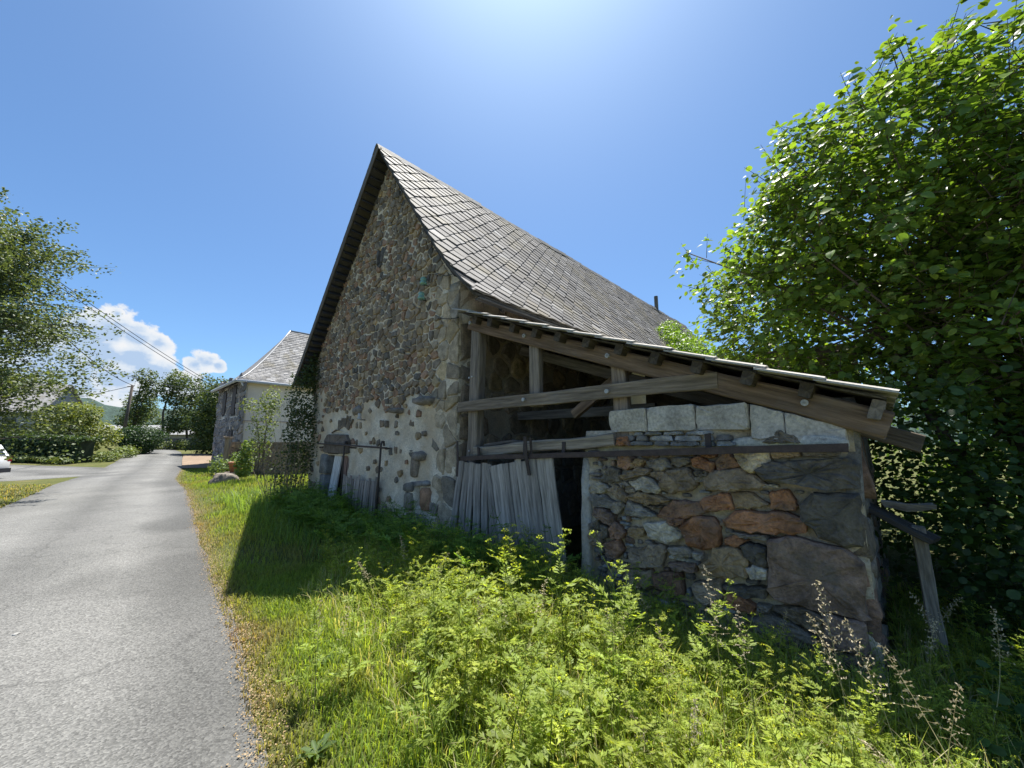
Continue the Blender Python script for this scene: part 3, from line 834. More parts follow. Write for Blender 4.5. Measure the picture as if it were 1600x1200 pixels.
# ------------------------------------------------------------------ the lean-to
lean = empty('lean_to_shed', B0, ROT, label='open timber and rubble lean-to built against the barn, tiled roof sloping right', cat='shed')
rs = np.random.default_rng(23)
PCOL = dict(o=(.36, .20, .125), r=(.29, .19, .145), b=(.27, .235, .195), g=(.30, .29, .27), l=(.46, .46, .44), d=(.17, .165, .155),
            k=(.14, .14, .142), t=(.34, .275, .19), p=(.52, .48, .40), m=(.235, .185, .168), s=(.27, .28, .295))
PIER_STONES = [('o',[(2.22,1.48),(2.31,1.49),(2.31,1.44),(2.23,1.44)]),('r',[(2.56,1.47),(2.68,1.48),(2.71,1.44),(2.67,1.34),(2.56,1.35)]),('t',[(2.69,1.4),(2.76,1.44),(2.84,1.43),(2.77,1.36),(2.69,1.35)]),('g',[(2.85,1.42),(3.01,1.45),(3.08,1.37),(2.99,1.35),(2.87,1.37)]),('d',[(3.08,1.46),(3.23,1.46),(3.24,1.42),(3.15,1.38),(3.07,1.4)]),('o',[(3.25,1.46),(3.31,1.47),(3.42,1.42),(3.4,1.35),(3.26,1.39)]),('o',[(3.3,1.51),(3.45,1.51),(3.43,1.47),(3.39,1.46),(3.33,1.48)]),('d',[(2.35,1.22),(2.46,1.35),(2.55,1.32),(2.57,1.22),(2.42,1.19)]),('b',[(2.57,1.27),(2.77,1.36),(2.87,1.34),(2.85,1.3),(2.63,1.24)]),('l',[(2.66,1.21),(2.82,1.28),(2.97,1.19),(2.93,1.13),(2.74,1.15)]),('b',[(2.87,1.32),(3.01,1.33),(3.02,1.28),(2.95,1.25),(2.88,1.29)]),('b',[(2.97,1.23),(3.03,1.34),(3.22,1.37),(3.27,1.25),(3.22,1.18),(3.08,1.15),(2.98,1.17)]),('d',[(3.26,1.35),(3.37,1.36),(3.36,1.31),(3.27,1.31)]),('g',[(3.27,1.3),(3.36,1.31),(3.33,1.26),(3.27,1.26)]),('l',[(2.21,1.12),(2.33,1.2),(2.44,1.15),(2.39,1.09),(2.22,1.07)]),('b',[(2.43,1.12),(2.5,1.18),(2.57,1.17),(2.63,1.08),(2.6,1.02),(2.5,1.08)]),('g',[(2.56,1.2),(2.63,1.22),(2.67,1.18),(2.58,1.16)]),('g',[(2.61,1.14),(2.7,1.16),(2.72,1.13),(2.63,1.11)]),('t',[(2.64,1.07),(2.75,1.13),(2.9,1.12),(3.03,1.08),(2.92,1.04),(2.75,1.04)]),('s',[(2.21,1.02),(2.23,1.06),(2.37,1.07),(2.48,1.01),(2.46,0.95),(2.26,0.95)]),('g',[(2.48,1.01),(2.58,1.02),(2.6,0.98),(2.52,0.9),(2.46,0.93)]),('s',[(2.6,0.96),(2.65,1.04),(2.83,0.98),(2.9,0.93),(2.74,0.9),(2.61,0.92)]),('b',[(2.84,1.02),(2.97,1.03),(2.96,1.01),(2.88,0.99)]),('r',[(2.91,0.95),(3.09,1.09),(3.28,1.09),(3.33,1.01),(3.15,0.95),(2.97,0.92)]),('o',[(3.29,1.11),(3.43,1.17),(3.51,1.18),(3.54,1.07),(3.34,1.03)]),('r',[(3.0,0.9),(3.03,0.93),(3.15,0.94),(3.13,0.9),(3.08,0.87)]),('m',[(2.24,0.86),(2.27,0.93),(2.39,0.93),(2.48,0.88),(2.45,0.79),(2.35,0.81)]),('d',[(2.2,0.77),(2.3,0.82),(2.31,0.73),(2.21,0.71)]),('d',[(2.32,0.78),(2.41,0.76),(2.41,0.67),(2.35,0.65)]),('r',[(2.43,0.76),(2.49,0.82),(2.59,0.75),(2.56,0.68),(2.46,0.67)]),('t',[(2.64,0.79),(2.68,0.81),(2.79,0.81),(2.77,0.74),(2.68,0.71),(2.63,0.74)]),('l',[(2.79,0.84),(2.98,0.9),(3.1,0.84),(3.11,0.79),(2.99,0.71),(2.85,0.74)]),('b',[(2.2,0.68),(2.27,0.71),(2.34,0.71),(2.34,0.6),(2.21,0.57)]),('o',[(3.12,0.86),(3.22,0.96),(3.37,0.99),(3.43,0.89),(3.41,0.78),(3.29,0.72),(3.17,0.73)]),('b',[(3.33,1.27),(3.39,1.35),(3.61,1.38),(3.76,1.29),(3.74,1.25),(3.52,1.21),(3.34,1.2)]),('r',[(3.43,1.42),(3.52,1.52),(3.58,1.47),(3.61,1.41),(3.44,1.36)]),('p',[(3.58,1.51),(3.81,1.52),(3.81,1.45),(3.69,1.35),(3.61,1.43)]),('t',[(3.83,1.52),(4.0,1.53),(4.01,1.49),(3.84,1.47)]),('d',[(4.02,1.53),(4.23,1.54),(4.22,1.5),(4.03,1.49)]),('k',[(3.73,1.38),(3.78,1.44),(4.27,1.49),(4.32,1.45),(4.31,1.29),(4.13,1.26),(3.97,1.29),(3.77,1.31)]),('k',[(3.97,1.12),(4.05,1.22),(4.29,1.25),(4.28,0.93),(4.18,0.9),(4.06,0.94),(3.98,1.04)]),('m',[(3.76,0.87),(3.88,0.92),(4.18,0.88),(4.28,0.81),(4.26,0.47),(4.24,0.45),(3.76,0.46),(3.74,0.53)]),('m',[(4.04,0.43),(4.24,0.44),(4.25,0.26),(4.04,0.23),(4.03,0.32)]),('o',[(3.8,1.21),(3.91,1.25),(3.96,1.14),(3.93,1.1),(3.8,1.11)]),('t',[(3.53,1.19),(3.66,1.21),(3.78,1.13),(3.66,1.09),(3.55,1.08)]),('o',[(3.47,0.98),(3.58,1.05),(3.88,1.09),(3.98,1.04),(3.98,0.97),(3.88,0.93),(3.62,0.91),(3.5,0.94)]),('o',[(3.46,0.83),(3.54,0.87),(3.62,0.84),(3.53,0.78),(3.46,0.79)]),('k',[(3.57,0.79),(3.64,0.82),(3.74,0.81),(3.73,0.68),(3.67,0.66),(3.59,0.72)]),('t',[(3.25,0.59),(3.34,0.66),(3.36,0.73),(3.52,0.77),(3.6,0.71),(3.58,0.59),(3.46,0.54),(3.29,0.54)]),('l',[(3.6,0.64),(3.66,0.67),(3.73,0.65),(3.73,0.59),(3.62,0.57)]),('m',[(2.99,0.55),(3.23,0.6),(3.21,0.52),(3.04,0.5)]),('b',[(2.63,0.6),(2.94,0.69),(2.97,0.63),(2.93,0.52),(2.72,0.46),(2.63,0.48)]),('r',[(2.38,0.61),(2.52,0.66),(2.56,0.57),(2.49,0.49),(2.39,0.49)]),('g',[(3.0,0.68),(3.17,0.71),(3.2,0.65),(3.05,0.6)]),('l',[(3.2,0.68),(3.28,0.68),(3.27,0.63),(3.21,0.63)]),('r',[(2.86,0.43),(3.08,0.49),(3.1,0.31),(2.92,0.32),(2.86,0.34)]),('b',[(3.19,0.42),(3.4,0.51),(3.4,0.35),(3.28,0.3),(3.19,0.35)]),('d',[(3.42,0.47),(3.71,0.52),(3.7,0.45),(3.56,0.42),(3.43,0.44)]),('o',[(3.42,0.39),(3.5,0.43),(3.64,0.38),(3.61,0.32),(3.45,0.32)]),('b',[(3.75,0.39),(3.92,0.45),(4.03,0.4),(3.98,0.31),(3.84,0.35)]),('d',[(3.58,0.27),(3.73,0.35),(3.96,0.28),(3.97,0.21),(3.81,0.14),(3.64,0.16)]),('b',[(3.42,0.27),(3.56,0.26),(3.55,0.2),(3.43,0.19)]),('s',[(3.78,0.07),(3.9,0.15),(3.96,0.09),(3.94,0.0),(3.8,-0.04)]),('g',[(3.65,0.4),(3.74,0.4),(3.72,0.36),(3.65,0.35)]),('l',[(3.76,1.28),(3.85,1.28),(3.86,1.26),(3.75,1.25)]),('g',[(3.51,0.89),(3.6,0.89),(3.75,0.9),(3.75,0.87),(3.58,0.86)]),('b',[(2.58,0.41),(2.84,0.45),(2.83,0.32),(2.62,0.27)]),('d',[(3.7,0.1),(3.77,0.13),(3.78,0.08),(3.71,0.06)]),('o',[(2.56,1.64),(2.66,1.65),(2.69,1.56),(2.55,1.56)]),('d',[(3.78,1.59),(3.9,1.69),(3.98,1.65),(4.02,1.59)]),('b',[(4.04,0.21),(4.26,0.24),(4.25,0.14),(4.05,0.09)])]
PU0, PU1, PZ1 = 2.14, 4.31, 1.71
def keep_p(u, z): return True
pier = mortar_sheet('rubble_wall', PU0, PU1, -.25, PZ1, .035, keep_p, M['mortar'], lean, (.56, .48, .36), amp=.034, base=.034, thick=.45, seed=40.)
occupied = [np.array(p) for c, p in PIER_STONES]
for c, p in PIER_STONES:
    size = math.sqrt(abs(poly_area(p)))
    big = size > .3
    ctr = np.array(p).mean(0); grow = 1.03 if big else 1.10
    p = [tuple(ctr + (np.array(q) - ctr) * grow) for q in p]
    p = [(min(a_, PU1 + .015), b_) for a_, b_ in p]
    v, f = stone_geo(p, rs, (.045 + size * (.10 if not big else .06)) * rs.uniform(.7, 1.3), 0, .95 if big else .90, .010 if big else .028, .08, .04 if big else .08, .16 if big else .26, .012 if big else .009)
    link('stone', mesh_py('stone', v, f, np.array(PCOL[c]) * np.array((1.25, 1.08, .88)) * rs.uniform(.8, 1.15), False), pier, M['pier'])
def inside(q, poly, grow):
    c = poly.mean(0); pg = c + (poly - c) * grow
    s_ = 0
    for i in range(len(pg)):
        a, b = pg[i], pg[(i + 1) % len(pg)]
        if (a[1] > q[1]) != (b[1] > q[1]) and q[0] < (b[0]-a[0]) * (q[1]-a[1]) / (b[1]-a[1]) + a[0]: s_ ^= 1
    return s_
fill = []
for _ in range(5000):                                # pinning stones in the joints
    q = np.array((rs.uniform(PU0 + .12, PU1 - .05), rs.uniform(.05, 1.5)))
    wd, hh = rs.uniform(.018, .075), rs.uniform(.010, .032)
    box_ = [q + d for d in (np.array((-wd, -hh)), np.array((wd*.8, -hh)), np.array((wd, 0)), np.array((wd*.7, hh)), np.array((-wd*.9, hh)))]
    if any(inside(b, o, 1.08) for b in box_ + [q] for o in occupied): continue
    fill.append(np.array(box_)); occupied.append(np.array(box_))
for p in fill[:190]:
    v, f = stone_geo([tuple(a) for a in p], rs, .022, 9, .8)
    link('pinning_stone', mesh_py('pinning_stone', v, f, pick(rs, [(2, (.25, .22, .19)), (1, (.29, .20, .145)), (1, (.38, .37, .35))]), True), pier, M['pier'])
u = 2.50
for row, (z0, z1) in enumerate(((1.605, 1.655), (1.56, 1.60), (1.655, 1.69))):   # thin slaty levelling courses above the rail
    u = 2.62 + row * .05
    while u < (3.55 if row < 2 else 3.3):
        wd = rs.uniform(.08, .26)
        v, f = stone_geo([(u, z0), (u + wd, z0 + rs.normal(0, .004)), (u + wd - .01, z1), (u + .015, z1 + rs.normal(0, .004))], rs, rs.uniform(.02, .05), 10, .85, .01, .1)
        link('levelling_slate', mesh_py('levelling_slate', v, f, pick(rs, [(2, (.32, .31, .29)), (1, (.25, .235, .215)), (1, (.40, .39, .37))])), pier, M['pier'])
        u += wd + .012
# plastered left edge of the pier
v, f = stone_geo([(2.09, -.2), (2.20, -.2), (2.19, .5), (2.22, .9), (2.18, 1.47), (2.10, 1.47)], rs, .03, 18, .7, .01, .45)
link('plaster_edge', mesh_py('plaster_edge', v, f, (.48, .46, .42), True), pier, M['mortar'])
# concrete blocks, the right ones cut under the rafter
def rafter_low(u): return 3.195 - (u - .278) * (3.195 - 1.632) / 4.22
BE = [2.462, 2.872, 3.292, 3.708, 3.936, 4.285]
for i in range(5):
    a, b = BE[i] + .002, BE[i+1] - .002
    za, zb = min(1.905 + .012 * (i % 2), rafter_low(a) - .02), min(1.915 + .01 * (i % 2), rafter_low(b) - .02)
    z0 = 1.692 if i < 3 else 1.60 + .02 * (i == 3)
    poly = [(a, z0), (b, z0 - (.06 if i == 4 else 0)), (b, zb), (a, za)]
    v, f = stone_geo(poly, rs, .035, 20, .96, .006, .25, .04, .25)
    link('concrete_block', mesh_py('concrete_block', v, f, np.array((.48, .44, .38)) * rs.uniform(.93, 1.05)), lean, M['concrete'])
v, f = stone_geo([(3.42, 1.56), (4.28, 1.55), (4.285, 1.62), (3.9, 1.66), (3.6, 1.63)], rs, .03, 16, .85, .01, .2)
link('mortar_bed', mesh_py('mortar_bed', v, f, (.60, .56, .48), True), lean, M['concrete'])
# right-hand wall running back from the corner
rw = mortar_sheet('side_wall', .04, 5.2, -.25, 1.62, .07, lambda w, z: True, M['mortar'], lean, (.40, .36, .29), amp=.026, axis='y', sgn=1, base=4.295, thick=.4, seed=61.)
seeds = []; z = .05
while z < 1.4:
    hrow = rs.uniform(.11, .24); w = rs.uniform(0, .15)
    while w < 3.2:
        wd = rs.uniform(.14, .4); seeds.append((w + wd/2, z + rs.normal(0, .02))); w += wd
    z += hrow
for p in cells(seeds, .022, rs):
    if p is None: continue
    p = [(max(a, .03), b) for a, b in p]
    if abs(poly_area(p)) < .005 or rs.random() < .2: continue
    v, f = stone_geo(p, rs, rs.uniform(.015, .04), 10, .82)
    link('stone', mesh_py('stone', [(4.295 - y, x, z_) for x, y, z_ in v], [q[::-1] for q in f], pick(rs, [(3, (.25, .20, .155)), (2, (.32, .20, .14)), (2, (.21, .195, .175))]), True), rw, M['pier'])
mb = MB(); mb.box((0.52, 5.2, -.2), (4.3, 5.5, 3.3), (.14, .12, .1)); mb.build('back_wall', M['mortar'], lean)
# timbers
TW = (.15, .13, .115)
sl_ = -(3.39 - 1.794) / (4.505 - .273)
def rz(u): return 3.29 + sl_ * (u - .273)            # axis of the front rafter
front = beam('front_rafter', lean, (.25, .02, rz(.25) + .01), (4.50, .02, rz(4.5) + .01), .12, .18, (.18, .125, .085), M['oldwood'], (0, 0, 1), rs, 9, .004)
for uu in (.30, 1.345, 2.49, 4.07):
    mb = MB(); mb.tube([(uu, -.035, rz(uu) + .02), (uu, -.062, rz(uu) + .02)], .024, 12, (.42, .42, .42)); b_ = mb.build('bolt_washer', M['zinc'], lean)
    mb = MB(); mb.tube([(uu, -.062, rz(uu) + .02), (uu, -.075, rz(uu) + .02)], .010, 6, (.30, .29, .28)); mb.build('bolt_nut', M['zinc'], b_)
post = beam('corner_post', lean, (.30, .07, 1.36), (.37, .07, 3.22), .19, .16, (.21, .175, .14), M['oldwood'], (0, 1, 0), rs, 6)
beam('corner_post_lower', lean, (.20, .06, -.2), (.30, .06, 1.36), .17, .14, (.11, .10, .095), M['oldwood'], (0, 1, 0), rs, 4)
beam('stud', lean, (1.45, .06, 2.02), (1.44, .06, rz(1.44) - .06), .155, .10, (.24, .20, .16), M['oldwood'], (0, 1, 0), rs, 4)
beam('stud', lean, (2.58, .07, 1.64), (2.56, .07, rz(2.56) - .06), .155, .10, (.25, .195, .145), M['oldwood'], (0, 1, 0), rs, 4)
br = beam('tie_beam', lean, (.09, -.055, 2.085), (3.50, -.02, 2.115), .05, .145, (.25, .20, .15), M['oldwood'], (0, 0, 1), rs, 8)
for uu in (1.36, 2.49):
    mb = MB(); mb.tube([(uu, -.075, 2.10), (uu, -.10, 2.10)], .022, 12, (.42, .42, .42)); mb.build('bolt_washer', M['zinc'], lean)
for (u_, z_) in ((.235, 2.50), (.30, 2.51), (.26, 1.47)):
    mb = MB(); mb.tube([(u_ + .03, -.015, z_), (u_ + .03, -.03, z_)], .012, 8, (.5, .5, .5)); mb.build('bolt_head', M['zinc'], lean)
beam('lintel_beam', lean, (.40, .03, 1.465), (2.53, .0, 1.605), .13, .125, (.31, .26, .20), M['wood'], (0, 0, 1), rs, 8, .008)
beam('lintel_plank', lean, (.55, .06, 1.56), (1.55, .06, 1.60), .08, .035, (.12, .11, .10), M['oldwood'], (0, 0, 1), rs, 4, .008)
beam('inner_brace', lean, (1.52, .75, 1.95), (2.55, .75, 2.62), .09, .12, (.30, .22, .155), M['oldwood'], (0, 0, 1), rs, 3)
beam('inner_rafter', lean, (.1, 1.3, 3.15), (4.3, 1.3, 1.63), .10, .15, (.21, .18, .15), M['oldwood'], (0, 0, 1), rs, 3)
beam('inner_rafter', lean, (.1, 2.8, 3.15), (4.3, 2.8, 1.63), .10, .15, (.21, .18, .15), M['oldwood'], (0, 0, 1), rs, 3)
beam('inner_rail', lean, (.0, 1.3, 2.02), (2.4, 1.3, 2.02), .08, .14, (.2, .18, .16), M['oldwood'], (0, 0, 1), rs, 3)
# purlins, their sawn ends showing over the rafter
TS = math.atan(.37)
tdir = Vector((math.cos(TS), 0, -math.sin(TS))); tnor = Vector((math.sin(TS), 0, math.cos(TS)))
def tile_line(u): return 3.495 - .37 * (u - .166)
for uu in np.arange(.50, 4.3, .36):
    zc = tile_line(uu) - .085
    beam('purlin', lean, (uu, -.16 + rs.normal(0, .02), zc), (uu, 5.0, zc), .085, .105, (.085, .07, .055), M['oldwood'], tuple(tnor), rs, 3)
beam('eaves_purlin', lean, (4.44, -.10, tile_line(4.44) - .10), (4.44, 5.0, tile_line(4.44) - .10), .07, .13, (.21, .18, .15), M['oldwood'], tuple(tnor), rs, 3)
beam('rear_rafter_tail', lean, (4.1, .55, 1.80), (4.66, .55, 1.58), .08, .13, (.15, .12, .09), M['oldwood'], (0, 0, 1), rs, 2)
# cement tiles: 14 courses, each tile one piece with a roll
TWd, TEx = .30, .358
def tile_mesh(k):
    r_ = np.random.default_rng(100 + k)
    nx_ = 6; v = []
    for (s_, lift) in ((-.03, .0), (TEx + .03, .024)):
        for top in (1, 0):
            for i in range(nx_ + 1):
                t = i / nx_
                hgt = .016 * math.sin(math.pi * min(1, t * 2.2)) if t < .46 else .004
                y_ = -.006 + (TWd + .01) * t
                p = tdir * (s_ + r_.normal(0, .002)) + tnor * (lift + hgt + (.0 if top else -.013)) + Vector((0, y_, 0))
                v.append(p)
    n = nx_ + 1
    f = []
    for i in range(nx_):
        f += [(i, 2*n+i, 2*n+i+1, i+1), (n+i, n+i+1, 3*n+i+1, 3*n+i), (2*n+i, 3*n+i, 3*n+i+1, 2*n+i+1), (i, i+1, n+i+1, n+i)]
    f += [(0, n, 3*n, 2*n), (nx_, 2*n+nx_, 3*n+nx_, n+nx_)]
    me = mesh_py('tile', v, f, np.array((.44, .41, .36)) * r_.uniform(.88, 1.08)); me.materials.append(M['tile']); return me
tms = [tile_mesh(k) for k in range(6)]
troot = MB()
a0, a1 = Vector((.1, -.12, tile_line(.1) - .018)), Vector((4.50, -.12, tile_line(4.50) - .018))
troot.add([a0, a1, a1 + Vector((0, 5.3, 0)), a0 + Vector((0, 5.3, 0)), a0 - tnor*.01, a1 - tnor*.01, a1 + Vector((0, 5.3, 0)) - tnor*.01, a0 + Vector((0, 5.3, 0)) - tnor*.01], [(0,1,2,3),(4,7,6,5),(0,4,5,1),(1,5,6,2),(2,6,7,3),(3,7,4,0)], (.10, .09, .08))
tr = troot.build('tile_roof', M['oldwood'], lean)
for r_ in range(13):
    for c_ in range(18):
        if r_ < 2 and c_ > 14: continue
        o = link('roof_tile', tms[(r_ * 5 + c_ * 3) % 6], tr)
        s0 = .15 + r_ * .336
        o.location = (s0 + rs.normal(0, .003), -.25 + c_ * TWd + rs.normal(0, .006), tile_line(s0) + rs.normal(0, .002))
        o.rotation_euler = (rs.normal(0, .008), rs.normal(0, .006), rs.normal(0, .006))

# ------------------------------------------------------------------ sliding door hardware and the two leaves
rail = empty('sliding_door_rail', bw(2.2, -.12, 1.46), ROT, label='rusty iron door rail running across the front of the lean-to', cat='rail')
beam('rail_bar', rail, (.184 - 2.2, .0, 1.365 - 1.46), (4.28 - 2.2, .0, 1.565 - 1.46), .022, .055, (.075, .052, .045), M['iron'], (0, 0, 1), rs, 10, .003)
for uu in (.55, 1.36, 1.93, 3.4):
    beam('rail_bracket', rail, (uu - 2.2, .05, 1.40 - 1.46 + (uu - .5) * .05), (uu - 2.2, .05, 1.52 - 1.46 + (uu - .5) * .05), .045, .012, (.06, .045, .04), M['iron'], (0, 1, 0), rs, 1)
def leaf(label, tl, tr_, bl_, br_, n, w, widths=None):
    o = empty('plank_door', bw((bl_[0] + br_[0]) / 2, w, 0), ROT, label=label, cat='door', group='sliding plank doors of the lean-to')
    ou = (bl_[0] + br_[0]) / 2
    e = np.concatenate([[0], np.cumsum(rs.uniform(.7, 1.3, n))]); e /= e[-1]
    for i in range(n):
        t = (e[i] + e[i+1]) / 2
        p1 = (tl[0] + (tr_[0] - tl[0]) * t, tl[1] + (tr_[1] - tl[1]) * t + rs.normal(0, .012))
        p0 = (bl_[0] + (br_[0] - bl_[0]) * t, bl_[1] + (br_[1] - bl_[1]) * t + rs.normal(0, .03))
        wd = (e[i+1] - e[i]) * math.hypot(tr_[0] - tl[0], tr_[1] - tl[1])
        beam('plank', o, (p0[0] - ou, rs.normal(0, .006), p0[1]), (p1[0] - ou, rs.normal(0, .006), p1[1]), wd - .004, .024, np.array((.36, .325, .29)) * rs.uniform(.72, 1.12), M['wood'], (0, 1, 0), rs, 6, .003, .1)
    for zz in (.3, .98):
        t = zz / 1.4
        a = bl_[0] + (tl[0] - bl_[0]) * t; b = br_[0] + (tr_[0] - br_[0]) * t
        beam('ledge', o, (a - ou + .03, .04, zz), (b - ou - .03, .04, zz), .03, .10, (.2, .19, .18), M['wood'], (0, 0, 1), rs, 3)
    return o, ou
d1, ou = leaf('narrow grey plank door leaf slumped left against the barn corner', (.10, 1.345), (.80, 1.30), (-.14, .02), (.88, .02), 6, -.05)
beam('hanger_strap', d1, (.19 - ou, -.085, 1.13), (.205 - ou, -.11, 1.60), .04, .01, (.06, .045, .04), M['iron'], (0, 1, 0), rs, 2)
d2, ou = leaf('wide grey plank door leaf hanging askew beside the dark opening', (.70, 1.255), (1.79, 1.462), (.99, .0), (1.985, .05), 10, -.085)
beam('hanger_strap', d2, (1.49 - ou, -.05, 1.22), (1.455 - ou, -.085, 1.65), .045, .01, (.06, .045, .04), M['iron'], (0, 1, 0), rs, 2)
beam('hanger_strap', d2, (1.51 - ou, -.02, 1.45), (1.51 - ou, -.06, 1.64), .03, .01, (.06, .045, .04), M['iron'], (0, 1, 0), rs, 2)
mb = MB()
pts = [bw(2.0 + .12 * math.sin(t * 2), .25, 0) + Vector((0, 0, 1.05 - .06 * math.sin(math.pi * t))) + Vector((t * .15, 0, 0)) for t in np.linspace(0, 1, 12)]
mb.tube(pts, .006, 5, (.3, .27, .22)); mb.build('hanging_cord', M['straw'], None, True, label='loop of pale cord hanging in the dark doorway', cat='cord')

# ------------------------------------------------------------------ slatted gate on the gable with its own rail
g = empty('slatted_gate', bw(-2.85, -.10, .3), ROT, label='low gate of dark upright slats hung on rods against the gable', cat='gate')
def L_(u, z, y=0): return (u + 2.85, y, z - .3)
for i in range(17):
    u0 = -3.52 + i * .085 + rs.normal(0, .008)
    beam('slat', g, L_(u0 - .05, .16 + rs.normal(0, .02)), L_(u0 + .03, .90 + rs.normal(0, .035)), .062, .02, np.array((.34, .29, .25)) * rs.uniform(.7, 1.3), M['wood'], (0, 1, 0), rs, 3, .004)
for zz in (.38, .76): beam('gate_ledge', g, L_(-3.55, zz, .03), L_(-2.1, zz - .01, .03), .03, .07, (.1, .09, .085), M['wood'], (0, 0, 1), rs, 3)
for (a, b) in ((-1.99, -2.06), (-3.50, -3.56)):
    mb = MB(); mb.tube([L_(b, .35, -.02), L_(a, 1.53, -.03), L_(a, 1.60, -.01), L_(a, 1.60, .02), L_(a, 1.52, .03)], .018, 7, (.07, .055, .05)); mb.build('hanger_rod', M['iron'], g, True)
gr = empty('gate_rail', bw(-3.35, -.13, 1.52), ROT, label='thin iron gate rail fixed across the gable and the door lintel', cat='rail')
mb = MB(); mb.tube([(-1.58, 0, .03), (0, 0, .0), (1.57, 0, -.035)], .017, 7, (.085, .06, .05)); mb.build('rail_bar', M['iron'], gr, True)
for uu in (-1.5, 0.1, 1.5): beam('rail_bracket', gr, (uu, .01, -.05), (uu, .13, -.05), .03, .03, (.07, .05, .045), M['iron'], (0, 0, 1), rs, 1)

# ------------------------------------------------------------------ broken timber frame right of the lean-to
tf = empty('broken_timber_frame', (2.98, 2.86, 0), R(-43.5), label='broken frame of old posts and boards in deep shade right of the lean-to', cat='timber frame')
beam('post', tf, (-.02, .0, -.1), (-.06, .06, .98), .075, .06, (.24, .21, .17), M['wood'], (0, 1, 0), rs, 6, .006)
beam('shelf_board', tf, (-.38, .14, 1.12), (.02, .04, .90), .28, .04, (.06, .055, .05), M['oldwood'], (.3, 0, 1), rs, 3)
beam('cross_beam', tf, (-.24, .18, 1.12), (.04, .16, 1.10), .07, .05, (.22, .2, .17), M['wood'], (0, 0, 1), rs, 4, .008)

# ------------------------------------------------------------------ leaves
def leaf_template(nseg=4, wide=.42, fold=.10, tip=1.0, curl=.12):
    """leaf along +y from the stalk, midrib folded; (verts, tris, per-vertex tone)"""
    v, tone = [], []
    for i in range(nseg + 1):
        t = i / nseg
        wdt = wide * (math.sin(math.pi * min(1, t ** .8 * .90 + .10)) ** .8) if i < nseg else 0
        zc = -curl * t * t
        v += [(-wdt, t * tip, zc + fold * wdt * 1.5), (0, t * tip, zc), (wdt, t * tip, zc + fold * wdt * 1.5)]
        tone += [1.06, .88, 1.06]
    f = []
    for i in range(nseg):
        a, b = i * 3, (i + 1) * 3
        f += [(a, a+1, b+1), (a, b+1, b), (a+1, a+2, b+2), (a+1, b+2, b+1)]
    return np.array(v, float), np.array(f, int), np.array(tone)
LEAF = leaf_template(4, .40)
SMALL = leaf_template(2, .36, .15)
def leaves_mesh(name, P, nor, size, cols, tpl, rs, spread=.5, droop=0.0):
    """leaves at P, their faces turned roughly to nor"""
    n = len(P)
    yaw = rs.uniform(0, 2 * np.pi, n)
    z = nor + rs.normal(0, spread, (n, 3)); z /= np.linalg.norm(z, axis=1)[:, None]
    a = np.stack([np.cos(yaw), np.sin(yaw), rs.normal(-droop, .3, n)], 1)
    y = a - z * (a * z).sum(1)[:, None]; y /= np.linalg.norm(y, axis=1)[:, None]
    x = np.cross(y, z)
    rot = np.stack([x, y, z], -1)
    return instance_np(tpl[0], tpl[1], P, rot, size, cols, tpl[2]) + (rot,)
def tint(n, rs, base, var=.22, yellow=.15):
    c = np.array(base)[None] * rs.uniform(1 - var, 1 + var, (n, 1))
    k = (rs.random(n) ** 2 * yellow)[:, None]
    return c * (1 + k * np.array([[1.2, .6, -.2]]))

# ---- the hazel at the right
hz = empty('hazel_tree', (5.75, 4.35, 0), 0, label='big leafy tree with broad bright leaves leaning over the lean-to roof', cat='tree')
rs = np.random.default_rng(31)
LOBES = [((5.35, 5.2, 3.9), (2.55, 2.5, 2.0), 1.0), ((6.0, 5.0, 5.2), (1.9, 1.9, 1.7), .8), ((4.3, 5.6, 3.4), (1.35, 1.3, 1.15), .45), ((4.45, 4.3, 4.75), (1.3, 1.3, 1.3), .6), ((4.35, 4.9, 4.3), (1.2, 1.2, 1.1), .45), ((5.9, 3.4, 5.3), (1.3, 1.2, 1.5), .5), ((6.3, 3.5, 3.3), (1.6, 1.6, 2.2), .7),
         ((5.0, 3.75, 2.75), (1.0, 1.0, .9), .4), ((6.2, 4.6, 1.5), (1.5, 1.6, 1.6), .5), ((7.6, 4.6, 4.0), (1.8, 2.2, 2.8), .6), ((5.3, 3.1, 3.7), (1.1, .9, 1.0), .4), ((6.6, 6.6, 3.0), (2.0, 1.8, 2.6), .6)]
hub = Vector((5.55, 4.7, 1.0))
clusters, cn = [], []
tot = sum(l[2] for l in LOBES)
for (c, r, wgt) in LOBES:
    m_ = int(5200 * wgt / tot)
    d = rs.normal(0, 1, (m_, 3)); d /= np.linalg.norm(d, axis=1)[:, None]
    rad = rs.uniform(.55, 1.0, m_) ** .6
    bump_ = np.array([1 + .20 * fbm(q[0] * 2.2, q[1] * 2.2, q[2] * 2.2 + c[0]) for q in d])
    clusters.append(np.array(c) + d * np.array(r) * (rad * bump_)[:, None]); cn.append(d)
clusters, cn = np.vstack(clusters), np.vstack(cn)
u_ = (clusters[:, 0] - B0.x) * UX + (clusters[:, 1] - B0.y) * UY
w_ = -(clusters[:, 0] - B0.x) * UY + (clusters[:, 1] - B0.y) * UX
def roof_over(u, w, z):
    """True where a leaf would sit inside the buildings"""
    lt = (u < 4.85) & (w > -.5) & (w < 6.0) & (z < 3.5 - .37 * u + .22)
    bn = (u < .8) & (z < 7.6 - (u + 2.43) * 1.3 + .25)
    return lt | bn
ok = ~roof_over(u_ - .15, w_, clusters[:, 2]) & (clusters[:, 2] > .25)
clusters, cn = clusters[ok], cn[ok]
P, Nn_, S = [], [], []
twigs = MB()
